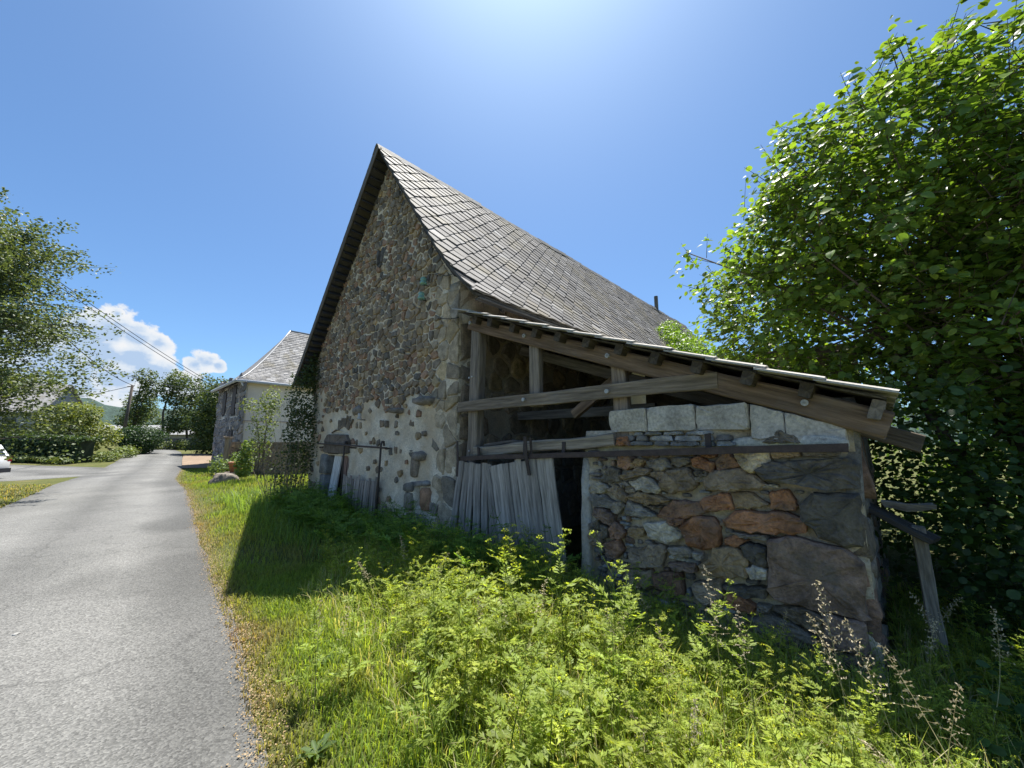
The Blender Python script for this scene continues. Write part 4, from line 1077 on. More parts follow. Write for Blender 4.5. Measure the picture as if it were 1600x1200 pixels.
for c, n in zip(clusters, cn):
    k = rs.integers(9, 15)
    d = n * .8 + rs.normal(0, .45, 3) + np.array((0, 0, .15)); d /= np.linalg.norm(d)
    L = rs.uniform(.22, .45)
    t = np.linspace(.05, 1, k)
    pts = c + d * (t[:, None] - .5) * L + np.array((0, 0, -1)) * (t[:, None] ** 2) * .06 + rs.normal(0, .045, (k, 3))
    P.append(pts); S.append(rs.uniform(.045, .11, k))
    nn = np.array([0, -.10, .85])[None] + n[None] * .45 + rs.normal(0, .1, (k, 3))
    Nn_.append(nn)
    if rs.random() < .85:
        twigs.tube([c - d * L * .9, c - d * L * .1 + np.array((0, 0, .01)), c + d * L * .5], [.006, .004, .002], 3, (.09, .07, .045), False)
P, Nn_, S = np.vstack(P), np.vstack(Nn_), np.concatenate(S)
u_ = (P[:, 0] - B0.x) * UX + (P[:, 1] - B0.y) * UY; w_ = -(P[:, 0] - B0.x) * UY + (P[:, 1] - B0.y) * UX
ok = ~roof_over(u_, w_, P[:, 2])
P, Nn_, S = P[ok], Nn_[ok], S[ok]
C_ = tint(len(P), rs, (.135, .22, .043), .45, .4)
# leaves the camera sees largest: size over distance, in the picture
fw = P[:, 1] * math.cos(R(8.5)) + (P[:, 2] - EYE) * math.sin(R(8.5))
sx = P[:, 0] / fw; sy = ((P[:, 2] - EYE) * math.cos(R(8.5)) - P[:, 1] * math.sin(R(8.5))) / fw
dist = np.linalg.norm(P - np.array((0, 0, EYE)), axis=1)
score = S / dist * ((abs(sx) < 1.32) & (abs(sy) < 1.0))
order = np.argsort(-score)
top, rest = order[:300], order[300:]
V, F, C, rot = leaves_mesh('foliage', P[rest], Nn_[rest], S[rest], C_[rest], LEAF, rs, .42, .45)
base_ = np.array((5.75, 4.35, 0))
link('foliage', mesh_np('foliage', V - base_, F, C), hz, M['leaf'], kind='stuff')
lm = []
for k in range(5):
    tp = leaf_template(4, .40 + .02 * k, .08 + .02 * k, 1.0, .08 + .04 * k)
    me = mesh_np('leaf', tp[0], tp[1], np.array((.145, .235, .043))[None] * (.8 + .1 * k) * tp[2][:, None]); me.materials.append(M['leaf']); lm.append(me)
_, _, _, rot = leaves_mesh('x', P[top], Nn_[top], S[top], C_[top], LEAF, rs, .42, .45)
for i, k in enumerate(top):
    o = link('leaf', lm[i % 5], hz)
    m = Matrix(rot[i].tolist()).to_4x4(); m.translation = Vector(P[k] - base_)
    o.matrix_local = m @ Matrix.Scale(float(S[k]), 4)
tm = MB()
def limb(a, b, r0, r1, mb, n=7, wob=.12, seg=7, c=(.11, .09, .07)):
    a, b = Vector(a), Vector(b)
    pts = []
    off = Vector(rs.normal(0, wob, 3))
    for i in range(seg + 1):
        t = i / seg
        pts.append(a.lerp(b, t) + off * math.sin(math.pi * t) + Vector(rs.normal(0, wob * .12, 3)))
    mb.tube(pts, [r0 + (r1 - r0) * (i / seg) for i in range(seg + 1)], n, c)
    return pts
for (x, y, z, r) in ((.1, .1, 3.6, .11), (-.9, .6, 3.2, .08), (.5, -.7, 3.8, .09), (.9, .5, 3.4, .09), (-.5, -.6, 3.6, .07)):
    st_ = (rs.normal(0, .12), rs.normal(0, .12), -.1)
    pts = limb(st_, (x, y, z), r, r * .45, tm)
    for k in range(7):
        p = pts[rs.integers(3, 8)]
        tgt = clusters[rs.integers(len(clusters))] - base_
        limb(p, tgt, r * .32, .008, tm, 5, .15, 5)
tm.build('trunk', M['bark'], hz, True)
tb = MB(); tb.v = [(a - base_[0], b - base_[1], c) for a, b, c in twigs.v]; tb.f, tb.c = twigs.f, twigs.c
tb.build('branches', M['bark'], hz)

# ------------------------------------------------------------------ grass and weeds of the verge
rs = np.random.default_rng(41)
def blocked(x, y, pad=.06):
    u = (x - B0.x) * UX + (y - B0.y) * UY
    w = -(x - B0.x) * UY + (y - B0.y) * UX
    b1 = (u > GABLE_L - pad) & (u < pad) & (w > -pad) & (w < 16.8)
    b2 = (u >= 0) & (u < 4.32 + pad) & (w > -pad) & (w < 5.5)
    return b1 | b2
def blades(P, h, wd, lean, cols, rs):
    """tapering bent blades, 3 triangles each"""
    n = len(P)
    a = rs.uniform(0, 2 * np.pi, n)
    d = np.stack([np.cos(a), np.sin(a), np.zeros(n)], 1)
    s = np.stack([-np.sin(a), np.cos(a), np.zeros(n)], 1) * wd[:, None]
    up = np.array([[0, 0, 1.0]])
    b0, b1 = P - s, P + s
    mid = P + up * (h * .62)[:, None] + d * (h * lean * .35)[:, None]
    m0, m1 = mid - s * .75, mid + s * .75
    tp = P + up * (h * (1 - .25 * lean))[:, None] + d * (h * lean)[:, None]
    V = np.stack([b0, b1, m0, m1, tp], 1).reshape(-1, 3)
    F = (np.array([[0, 1, 3], [0, 3, 2], [2, 3, 4]])[None] + (np.arange(n) * 5)[:, None, None]).reshape(-1, 3)
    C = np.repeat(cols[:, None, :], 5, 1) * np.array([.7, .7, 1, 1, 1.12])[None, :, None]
    return V, F, C.reshape(-1, 3)
def scatter(n, x0, x1, y0, y1, rs, cond):
    x, y = rs.uniform(x0, x1, n), rs.uniform(y0, y1, n)
    k = cond(x, y) & ~blocked(x, y)
    return x[k], y[k]
def ground_pts(x, y): return np.stack([x, y, terrain(x, y)], 1)
def patch(x, y, f, o): return np.array([fbm(a * f, b * f, o) for a, b in zip(x, y)])

parts = []
# roadside turf, near then far
for (n, box_, hr, w_, lean) in ((90000, (-7, 2.6, 1.2, 8.5), (.05, .16), .004, .8), (90000, (-3.6, .4, 1.6, 5.2), (.04, .13), .0036, .8), (45000, (-14, -4, 6, 15.5), (.06, .17), .005, .6), (26000, (-22, -9, 12, 23), (.06, .16), .009, .6)):
    x, y = scatter(n, *box_, rs, lambda x, y: (edge_dist(x, y) > -.05) & (edge_dist(x, y) < 5.5))
    ed = edge_dist(x, y)
    keep = rs.random(len(x)) < np.clip(.35 + ed * 1.2, 0, 1)
    x, y, ed = x[keep], y[keep], ed[keep]
    h = rs.uniform(*hr, len(x)) * np.clip(.45 + ed * .5, .4, 1.25)
    dry = np.clip(1.0 - ed / .30, 0, 1) * .7 + .22 * (rs.random(len(x)) < .3) + np.clip(patch(x, y, .8, 4.0), 0, .5)
    c = tint(len(x), rs, (.21, .31, .06), .3, .4) * (1 - dry[:, None]) + np.array([[.34, .27, .13]]) * rs.uniform(.7, 1.1, (len(x), 1)) * dry[:, None]
    parts.append(blades(ground_pts(x, y), h, np.full(len(x), w_) * rs.uniform(.7, 1.3, len(x)), rs.uniform(.1, lean, len(x)), c, rs))
# the little island of dry grass left of the road
x, y = scatter(16000, -20, -9, 4, 16, rs, lambda x, y: (edge_dist(x, y) < -ROADW + .05) & (edge_dist(x, y) > -ROADW - 4.5) & (y < 14.6))
c = tint(len(x), rs, (.22, .25, .07), .3, .5); kd = (rs.random(len(x)) < .45)[:, None]
c = np.where(kd, np.array([[.40, .32, .16]]), c)
parts.append(blades(ground_pts(x, y), rs.uniform(.04, .10, len(x)), np.full(len(x), .010), rs.uniform(.2, .8, len(x)), c, rs))
def join(parts):
    off, Vs, Fs, Cs = 0, [], [], []
    for V, F, C in parts:
        Vs.append(V); Fs.append(F + off); Cs.append(C); off += len(V)
    return np.vstack(Vs), np.vstack(Fs), np.vstack(Cs)
V, F, C = join(parts)
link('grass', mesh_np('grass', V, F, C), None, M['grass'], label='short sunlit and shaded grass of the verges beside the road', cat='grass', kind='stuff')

# longer grass among the weeds and along the walls
parts = []
x, y = scatter(66000, -2.2, 4.0, .9, 5.4, rs, lambda x, y: (edge_dist(x, y) > .6) & (y > 1.2))
h = rs.uniform(.16, .55, len(x)) * np.interp(x, [.4, 1.2, 2.5], [1, .7, .6]) * np.clip(edge_dist(x, y) * .6, .4, 1)
c = tint(len(x), rs, (.26, .36, .08), .3, .5)
k = rs.random(len(x)) < .26; c[k] = np.array((.58, .52, .30)) * rs.uniform(.7, 1.15, (k.sum(), 1))
parts.append(blades(ground_pts(x, y), h, rs.uniform(.002, .0042, len(x)), rs.uniform(.15, .8, len(x)), c, rs))
x, y = scatter(22000, -8, 0, 4.5, 13, rs, lambda x, y: (lambda u, w: (w > -1.5) & (w < 0) & (u > -7.5))((x - B0.x) * UX + (y - B0.y) * UY, -(x - B0.x) * UY + (y - B0.y) * UX))
c = tint(len(x), rs, (.17, .27, .07), .3, .3)
parts.append(blades(ground_pts(x, y), rs.uniform(.12, .34, len(x)), rs.uniform(.003, .007, len(x)), rs.uniform(.2, .9, len(x)), c, rs))
V, F, C = join(parts)
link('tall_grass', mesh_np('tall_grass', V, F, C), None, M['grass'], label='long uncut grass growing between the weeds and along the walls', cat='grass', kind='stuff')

# umbel-flowered weeds: stem, lacy leaves, yellow-green flower heads
class Tri:
    def __init__(s): s.v, s.f, s.c = [], [], []
    def add(s, v, f, c):
        n = len(s.v); s.v += [tuple(p) for p in v]; s.f += [tuple(i + n for i in q) for q in f]
        s.c += [tuple(c)] * len(v)
    def arr(s): return np.array(s.v, float), np.array(s.f, int), np.array(s.c, float)
def stem(T, pts, r0, r1, c):
    m = len(pts)
    for i in range(m - 1):
        a, b = Vector(pts[i]), Vector(pts[i+1])
        t = (b - a).normalized(); o = t.orthogonal().normalized(); q = t.cross(o)
        ra, rb = r0 + (r1 - r0) * i / (m - 1), r0 + (r1 - r0) * (i + 1) / (m - 1)
        vs = [a + (o * math.cos(k * 2.094) + q * math.sin(k * 2.094)) * ra for k in range(3)] + [b + (o * math.cos(k * 2.094) + q * math.sin(k * 2.094)) * rb for k in range(3)]
        T.add(vs, [f for k in range(3) for f in ((k, (k+1) % 3, 3 + (k+1) % 3), (k, 3 + (k+1) % 3, 3 + k))], c)
def lacy(T, p, d, L, rs, c):
    """pinnate leaf of narrow cut leaflets"""
    d = Vector(d).normalized(); side = d.cross(Vector((0, 0, 1)))
    side = side.normalized() if side.length > .1 else Vector((1, 0, 0))
    stem(T, [p, p + d * L * .5 + Vector((0, 0, .02 * L)), p + d * L + Vector((0, 0, -.18 * L))], .0016, .0007, c)
    for i in range(6):
        t = .25 + .75 * i / 5
        q = p + d * L * t + Vector((0, 0, -.18 * L * t * t + .03 * L))
        for sgn in ((-1, 1) if i < 5 else (0,)):
            ll = L * (.42 - .26 * t) * rs.uniform(.8, 1.2) if i < 5 else L * .2
            dd = (d * (.65 if sgn else 1) + side * sgn * .85 + Vector((0, 0, rs.uniform(-.3, .2)))).normalized()
            for a in (-.55, 0, .55):
                ax = (dd + dd.cross(Vector((0, 0, 1))) * a).normalized() if a else dd
                k = ll * (1 if a == 0 else .62)
                st = q + dd * ll * (.22 if a else .0)
                wv = ax.cross(Vector((rs.normal(0, .3), rs.normal(0, .3), 1))).normalized() * k * .145
                T.add([st, st + ax * k * .5 - wv, st + ax * k, st + ax * k * .5 + wv], [(0, 1, 2), (0, 2, 3)], np.array(c) * rs.uniform(.85, 1.2))
def umbel(T, p, r, rs, c):
    n = rs.integers(9, 15)
    for i in range(n):
        a = rs.uniform(0, 6.28); rr = r * math.sqrt(rs.uniform(0, 1))
        q = Vector(p) + Vector((math.cos(a) * rr, math.sin(a) * rr, r * .5 * (1 - (rr / r) ** 2) + rs.normal(0, r * .1)))
        s = rs.uniform(.25, .42) * r
        e1 = Vector(rs.normal(0, 1, 3)).normalized() * s; e2 = e1.orthogonal().normalized() * s; e3 = e1.cross(e2).normalized() * s
        cc = np.array(c) * rs.uniform(.75, 1.25)
        T.add([q - e1 * .5, q + e2 * .6, q + e1 * .6, q - e2 * .5, q + e3 * .6, q - e3 * .5], [(0, 1, 4), (1, 2, 4), (2, 3, 5), (3, 0, 5)], cc)
        if i % 3 == 0: stem(T, [Vector(p) - Vector((0, 0, r * .8)), q], .0008, .0005, (.16, .22, .05))
GREEN, FLOW = (.30, .385, .075), (.43, .52, .12)
def weed_proto(seed, H, flowers, leafy=1.0):
    r_ = np.random.default_rng(seed); T = Tri()
    bend = r_.normal(0, .10, 2)
    def ax(t): return Vector((bend[0] * t * t * H, bend[1] * t * t * H, t * H))
    stem(T, [ax(t) for t in np.linspace(0, 1, 7)], .0045 * H / .7, .0016, (.16, .24, .06))
    nl = int((6 + H * 8) * leafy)
    for i in range(nl):
        t = .08 + .80 * i / nl
        a = i * 2.4 + r_.normal(0, .3)
        lacy(T, ax(t), (math.cos(a), math.sin(a), r_.uniform(.2, .9)), (.26 - .14 * t) * r_.uniform(.75, 1.3) * (.6 + .6 * H), r_, np.array(GREEN) * r_.uniform(.8, 1.15))
    if flowers:
        umbel(T, ax(1.0), .026, r_, FLOW)
        for i in range(flowers):
            t = r_.uniform(.55, .95); a = r_.uniform(0, 6.28); L = r_.uniform(.10, .24) * H / .7
            q = ax(t); e_ = q + Vector((math.cos(a) * L * .6, math.sin(a) * L * .6, L * .85))
            stem(T, [q, (q + e_) / 2 + Vector((math.cos(a), math.sin(a), 0)) * L * .1, e_], .0018, .001, (.17, .25, .06))
            umbel(T, e_, r_.uniform(.014, .03), r_, FLOW)
            for k in range(2):
                aa = r_.uniform(0, 6.28)
                lacy(T, q.lerp(e_, .3 + .3 * k), (math.cos(aa), math.sin(aa), .6), .06, r_, np.array(GREEN) * 1.15)
    return T.arr()
tall = [weed_proto(200 + k, .62 + .07 * k, 5 + k % 3) for k in range(6)]
short = [weed_proto(300 + k, .30 + .07 * k, 0 if k % 2 else 3) for k in range(6)]
lanky = [weed_proto(340 + k, .60 + .08 * k, 6, .35) for k in range(3)]      # thin stems, few leaves
# tall flowering plants one by one: (x, y, height, what sets it apart)
wm = []
for (v, f, c) in tall:
    me = mesh_np('umbel_weed', v, f, c); me.materials.append(M['weed']); wm.append(me)
SP = [(.35, 2.78, .90, 'tallest yellow-flowered weed, standing before the dark gap beside the plank door'),
      (-1.03, 4.04, .80, 'thin flowering weed reaching up before the foot of the gable corner'),
      (-.32, 2.59, .80, 'flowering weed in front of the narrow slumped door leaf'),
      (-1.07, 2.76, .68, 'leftmost tall flowering weed, next to the shaded turf'),
      (-1.22, 2.65, .60, 'short flowering weed at the left end of the weed bed'),
      (-.03, 2.09, .75, 'leafy flowering weed in front of the wide door leaf'),
      (.64, 2.64, .85, 'flowering weed rising before the plastered left edge of the rubble wall'),
      (.75, 2.35, .78, 'bushy flowering weed before the lower left stones of the rubble wall'),
      (1.08, 2.43, .72, 'flowering weed below the round red stone of the wall'),
      (1.22, 2.16, .66, 'arching flowering weed below the middle of the rubble wall'),
      (1.44, 1.96, .58, 'flowering weed with a flat yellow head before the lowest big corner stone'),
      (1.78, 1.70, .42, 'rightmost flowering weed near the bottom right corner'),
      (1.20, 1.87, .50, 'low flowering weed near the bottom edge under the big corner stones'),
      (.15, 2.00, .70, 'dense flowering weed in the middle of the sunlit weed bed'),
      (-.34, 2.18, .70, 'flowering weed left of the middle of the sunlit weed bed'),
      (.38, 1.90, .68, 'flowering weed nearest the bottom edge at the centre')]
for i, (x, y, hh, lab) in enumerate(SP):
    k = i % 6
    o = link('umbel_weed', wm[k], None, None, label=lab, cat='weed', group='tall flowering weeds of the foreground')
    s_ = hh / (.64 + .07 * k)
    o.location = (x, y, th(x, y) - .02); o.rotation_euler = (rs.normal(0, .07), rs.normal(0, .07), rs.uniform(0, 6.28)); o.scale = (s_, s_, s_)
# the uncountable rest
parts = []
for k, (v, f, c) in enumerate(short + tall[:2] + lanky):
    n = 88 if k < 6 else 44
    x, y = scatter(n * 3, -2.4, 3.7, 1.35, 5.6, rs, lambda x, y: edge_dist(x, y) > .9)
    x, y = x[:n], y[:n]
    n = len(x)
    s_ = rs.uniform(.7, 1.25, n) * np.interp(x, [-1.5, 0, .7, 2, 3], [.7, 1.0, .8, .6, .6]) * (1 if k < 6 else .82)
    cc = tint(n, rs, (1, 1, 1), .30, .25)
    uu = (x - B0.x) * UX + (y - B0.y) * UY; ww = -(x - B0.x) * UY + (y - B0.y) * UX
    rt = rots(rs.uniform(0, 6.28, n), rs.normal(0, .16, n), rs.normal(0, .16, n))
    V = (v[None] * s_[:, None, None]) @ np.transpose(rt, (0, 2, 1)) + ground_pts(x, y)[:, None, :]
    F = f[None] + (np.arange(n) * len(v))[:, None, None]
    parts.append((V.reshape(-1, 3), F.reshape(-1, 3), (c[None] * cc[:, None, :]).reshape(-1, 3)))
# ferny growth at the foot of the walls, in the shade
for k, (v, f, c) in enumerate(short[1::2]):
    n = 130
    u = rs.uniform(-5.2, 2.1, n); w = -rs.uniform(.15, 1.0, n)
    x, y = B0.x + u * UX - w * UY, B0.y + u * UY + w * UX
    s_ = rs.uniform(.7, 1.25, n) * np.interp(u, [-4, -1.5, -.5, 1.6, 2.1], [.9, 1.0, 1.2, 1.15, 1.0])
    rt = rots(rs.uniform(0, 6.28, n), rs.normal(0, .16, n), rs.normal(0, .16, n))
    V = (v[None] * s_[:, None, None]) @ np.transpose(rt, (0, 2, 1)) + ground_pts(x, y)[:, None, :]
    F = f[None] + (np.arange(n) * len(v))[:, None, None]
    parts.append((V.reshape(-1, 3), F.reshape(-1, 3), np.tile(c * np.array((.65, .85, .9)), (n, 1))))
V, F, C = join(parts)
link('weed_bed', mesh_np('weed_bed', V, F, C), None, M['weed'], label='dense bed of low lacy weeds filling the verge before the barn', cat='weeds', kind='stuff')

# seed-head grasses standing over the weeds
def panicle(seed, H, drop):
    r_ = np.random.default_rng(seed); T = Tri()
    bx, by = r_.normal(0, .12, 2)
    def ax(t): return Vector((bx * t * t * H, by * t * t * H, t * H))
    stem(T, [ax(t) for t in np.linspace(0, 1, 8)], .0022, .0008, (.50, .44, .22))
    for i in range(26):
        t = 1 - .32 * (i / 26)
        a = i * 2.4; L = H * (.015 + .16 * (1 - t)) * r_.uniform(.7, 1.3)
        q = ax(t); e_ = q + Vector((math.cos(a) * L, math.sin(a) * L, L * (.5 - drop * .5)))
        stem(T, [q, e_], .0006, .0004, (.5, .42, .25))
        for k in range(4):
            p = q.lerp(e_, .4 + .2 * k); d = Vector(r_.normal(0, 1, 3)).normalized()
            s = .006; wv = d.orthogonal() * .0022
            T.add([p, p + d * s - wv, p + d * s * 2.2, p + d * s + wv], [(0, 1, 2), (0, 2, 3)], (.50, .43, .30))
    return T.arr()
pm = []
for k in range(4):
    v, f, c = panicle(400 + k, .85 + .08 * k, k % 2); me = mesh_np('seeding_grass', v, f, c); me.materials.append(M['straw']); pm.append(me)
for i, (x, y, hh, lab) in enumerate(((1.43, 1.60, .85, 'pale feathery grass stalk before the dark gap right of the lean-to'), (1.60, 1.67, .72, 'second pale grass stalk, just right of the feathery one by the dark gap'),
        (1.39, 1.78, .95, 'thin grass stalk crossing the lowest big corner stone'), (.94, 1.95, 1.0, 'tall thin grass stalk before the lower middle of the rubble wall'), (.70, 1.86, .70, 'dry grass stalk among the weeds at bottom centre right'),
        (-1.12, 2.42, .66, 'tan grass plume at the left end of the weed bed'), (-1.05, 2.50, .62, 'smaller tan grass plume beside the left one'), (1.18, 2.0, .78, 'dry grass stalk under the round red stone'))):
    k = i % 4
    o = link('seeding_grass', pm[k], None, None, label=lab, cat='grass stalk', group='dry grass stalks with seed heads')
    s_ = hh / (.85 + .08 * k)
    o.location = (x, y, th(x, y)); o.rotation_euler = (rs.normal(0, .10), rs.normal(0, .10), rs.uniform(0, 6.28)); o.scale = (s_, s_, s_)
parts = []
for k in range(4):
    v, f, c = panicle(420 + k, .55 + .07 * k, k % 2); n = 7
    x, y = scatter(n * 3, -1.6, 2.8, 1.4, 3.8, rs, lambda x, y: edge_dist(x, y) > 1.0); x, y = x[:n], y[:n]; n = len(x)
    rt = rots(rs.uniform(0, 6.28, n), rs.normal(0, .3, n), rs.normal(0, .3, n))
    V = (v[None] * rs.uniform(.7, 1.2, n)[:, None, None]) @ np.transpose(rt, (0, 2, 1)) + ground_pts(x, y)[:, None, :]
    F = f[None] + (np.arange(n) * len(v))[:, None, None]
    parts.append((V.reshape(-1, 3), F.reshape(-1, 3), np.tile(c, (n, 1))))
V, F, C = join(parts)
link('dry_grass', mesh_np('dry_grass', V, F, C), None, M['straw'], label='dry leaning straw stalks mixed into the weed bed', cat='straw', kind='stuff')

# broad-leaved rosettes at the road side
for (x, y, L, lab) in ((-1.0, 2.22, .10, 'grey-green broad-leaved rosette at the bottom edge beside the asphalt'), (-1.35, 3.05, .075, 'small dandelion-like rosette in the turf by the road edge')):
    T = Tri()
    for i in range(13):
        a = i * 2.4; l_ = L * rs.uniform(.7, 1.2); e_ = rs.uniform(.15, .8)
        d = Vector((math.cos(a) * math.cos(e_), math.sin(a) * math.cos(e_), math.sin(e_))); sd = Vector((-math.sin(a), math.cos(a), 0)) * l_ * .16
        p = Vector((0, 0, .02))
        m1, m2, tp = p + d * l_ * .4, p + d * l_ * .75 - Vector((0, 0, l_ * .06)), p + d * l_ - Vector((0, 0, l_ * .2))
        T.add([p, m1 - sd, m1 + sd, m2 - sd * .9, m2 + sd * .9, tp, m1 - Vector((0, 0, .008)), m2 - Vector((0, 0, .008))], [(0, 1, 6), (0, 6, 2), (1, 3, 7), (1, 7, 6), (6, 7, 4), (6, 4, 2), (3, 5, 7), (7, 5, 4)], np.array((.14, .21, .075)) * rs.uniform(.8, 1.2))
    v, f, c = T.arr()
    o = link('rosette_plant', mesh_np('rosette_plant', v, f, c), None, M['weed'], label=lab, cat='plant'); o.location = (x, y, th(x, y))

# dry leaf litter along the asphalt edge
n = 13000
k = rs.integers(0, len(RP), n); k = np.where((RP[k, 1] > 1.5) & (RP[k, 1] < 22), k, rs.integers(np.argmax(RP[:, 1] > 1.6), np.argmax(RP[:, 1] > 12), n))
pos = RP[k] + (RP[np.minimum(k + 1, len(RP) - 1)] - RP[k]) * rs.uniform(0, 1, n)[:, None] + RN[k] * (.05 * np.array([fbm(a, b, 1.0) for a, b in RP[k] * 1.3]))[:, None] - RN[k] * (np.abs(rs.normal(0, .09, n)) - .035)[:, None] + rs.normal(0, .06, (n, 2)) * np.abs(np.stack([RN[k, 1], RN[k, 0]], 1))
P = np.stack([pos[:, 0], pos[:, 1], terrain(pos[:, 0], pos[:, 1]) + .022], 1)
V, F, C, _ = leaves_mesh('leaf_litter', P, np.tile(np.array([[0, 0, 1.0]]), (n, 1)), rs.uniform(.006, .016, n), np.array([[.42, .31, .18]]) * rs.uniform(.55, 1.25, (n, 1)), SMALL, rs, .25)
link('leaf_litter', mesh_np('leaf_litter', V, F, C), None, M['straw'], label='strip of dry brown leaves and straw along the asphalt edge', cat='leaf litter', kind='stuff')
v, f = stone_geo([(-.03, -.01), (.03, -.012), (.035, .02), (.005, .032), (-.03, .02)], rs, .03, 10, .7, .03, .03)
o = link('pebble', mesh_py('pebble', v, f, (.45, .44, .41), True), None, M['stone'], label='small pale pebble lying alone on the asphalt', cat='pebble'); o.location = (-4.05, 3.4, th(-4.05, 3.4) + .035); o.scale = (.6, .6, .6)

# ------------------------------------------------------------------ plants on and beside the barn
def leafball(name, parent, base, lobes, n, size, colr, rs, mat='farleaf', up=.6, spread=.5, tpl=None, inner=.45, cut=None):
    tot = sum(l[2] for l in lobes); Ps, Ns = [], []
    for (c, r, wgt) in lobes:
        m_ = int(n * wgt / tot)
        d = rs.normal(0, 1, (m_, 3)); d /= np.linalg.norm(d, axis=1)[:, None]
        rad = rs.uniform(inner ** 3, 1, m_) ** (1 / 3)
        b_ = np.array([1 + .28 * fbm(q[0] * 2.6 + c[0], q[1] * 2.6 + c[1], q[2] * 2.6) for q in d])
        Ps.append(np.array(c) + d * np.array(r) * (rad * b_)[:, None]); Ns.append(d * .6 + np.array((0, 0, up)))
    P, Nv = np.vstack(Ps), np.vstack(Ns)
    if cut is not None: k = cut(P); P, Nv = P[k], Nv[k]
    S = rs.uniform(.6, 1.3, len(P)) * size
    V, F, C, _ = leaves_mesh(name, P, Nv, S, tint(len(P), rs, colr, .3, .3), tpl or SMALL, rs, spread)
    return link(name, mesh_np(name, V - np.array(base), F, C), parent, M[mat], kind='stuff')
rs = np.random.default_rng(51)
def plant(name, label, cat, base, lobes, n, size, colr, trunk=None, **k):
    o = empty(name, base, 0, label=label, cat=cat, **{a: k.pop(a) for a in ('group',) if a in k})
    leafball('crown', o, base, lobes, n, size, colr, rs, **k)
    mb = MB()
    for (a, b, r0, r1) in (trunk or []):
        limb(Vector(a), Vector(b), r0, r1, mb, 6, .12 * (Vector(b) - Vector(a)).length / 3, 6)
        for q in range(8):
            l_ = lobes[rs.integers(len(lobes))]
            p0 = Vector(a).lerp(Vector(b), rs.uniform(.4, 1)); d = Vector(rs.normal(0, 1, 3)).normalized()
            tgt = Vector(l_[0]) + Vector((d.x * l_[1][0], d.y * l_[1][1], abs(d.z) * l_[1][2])) * .8 - Vector(base)
            limb(p0, tgt, r1 * .5, r1 * .12, mb, 5, .15, 4)
    if mb.v: mb.build('trunk', M['bark'], o, True)
    return o
# ivy on the far corner of the gable
def bwl(u, w, z): return tuple(bw(u, w, z))
ib = bwl(-5.75, -.3, .25)
o = plant('ivy_bush', 'dark ivy and bare stems climbing the far corner of the gable', 'ivy', ib,
      [(bwl(-5.75, -.2, 2.6), (.45, .45, .85), 1), (bwl(-5.65, -.2, 1.7), (.45, .45, .8), .9), (bwl(-5.85, -.3, .8), (.55, .55, .8), .5), (bwl(-5.6, -.1, 3.3), (.22, .22, .5), .3)], 5200, .055, (.055, .085, .032), up=.2, spread=.8)
mb = MB()
for i in range(70):
    u0, w0 = rs.uniform(-6.5, -5.4), rs.uniform(-.75, -.1)
    a = Vector(bwl(u0, w0, .15)) - Vector(ib); b = Vector(bwl(u0 + rs.normal(0, .2), min(w0 + rs.normal(.1, .2), -.05), rs.uniform(1.0, 2.6))) - Vector(ib)
    limb(a, b, .007, .002, mb, 4, .12, 5, (.20, .17, .12))
mb.build('bare_stems', M['bark'], o)
cb = bwl(.3, 8.5, 3.7)
def slope_pt(s, w):
    p, n = prof(s, w); return tuple(bw(p.x + n.x * .12, w, p.z + n.z * .12))
plant('roof_creeper', 'bright green creeper spreading over the lower slates of the barn roof', 'creeper', cb,
      [(slope_pt(2.2, 11.0), (.55, .55, .35), .35), (slope_pt(3.0, 11.0), (.8, .8, .5), .8), (slope_pt(3.7, 10.4), (.9, .9, .5), 1), (slope_pt(4.5, 10.4), (1.0, 1.0, .5), 1.2), (slope_pt(5.2, 9.8), (.9, .9, .4), 1), (slope_pt(3.6, 12.6), (1.2, 1.2, .6), 1), (slope_pt(4.6, 13.0), (1.3, 1.3, .6), 1), (slope_pt(4.9, 8.4), (.6, .7, .3), .5), (slope_pt(2.9, 9.7), (.5, .5, .35), .4), (slope_pt(3.5, 9.2), (.6, .6, .35), .6), (slope_pt(4.1, 8.8), (.6, .7, .35), .6)], 9500, .085, (.15, .25, .04), mat='leaf')
# shade plants right of the lean-to
plant('shade_shrub', 'dark shrub filling the shade behind the broken timber frame', 'shrub', (4.2, 3.4, 0),
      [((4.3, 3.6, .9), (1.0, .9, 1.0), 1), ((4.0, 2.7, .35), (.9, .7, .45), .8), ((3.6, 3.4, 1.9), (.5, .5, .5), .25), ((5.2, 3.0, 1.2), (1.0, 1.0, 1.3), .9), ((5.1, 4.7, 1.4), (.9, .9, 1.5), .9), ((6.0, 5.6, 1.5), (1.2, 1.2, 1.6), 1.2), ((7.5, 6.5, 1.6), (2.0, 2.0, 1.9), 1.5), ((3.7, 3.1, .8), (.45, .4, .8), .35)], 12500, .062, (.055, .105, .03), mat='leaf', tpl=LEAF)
plant('ground_elder', 'low broad-leaved plants in the deep shade at the right edge', 'plants', (3.0, 2.1, 0),
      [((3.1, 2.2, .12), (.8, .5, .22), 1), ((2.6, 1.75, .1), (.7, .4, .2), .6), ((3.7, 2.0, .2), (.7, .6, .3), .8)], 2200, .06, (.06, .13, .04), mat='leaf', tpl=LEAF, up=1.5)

# ------------------------------------------------------------------ neighbouring house
rs = np.random.default_rng(61)
HB = Vector((-15.5, 21.9, 0))
hz0 = th(-15.5, 21.9)
house = empty('neighbour_house', (HB.x, HB.y, 0), ROT, label='cream rendered house with stone front and steep pale slate roof beyond the barn', cat='house')
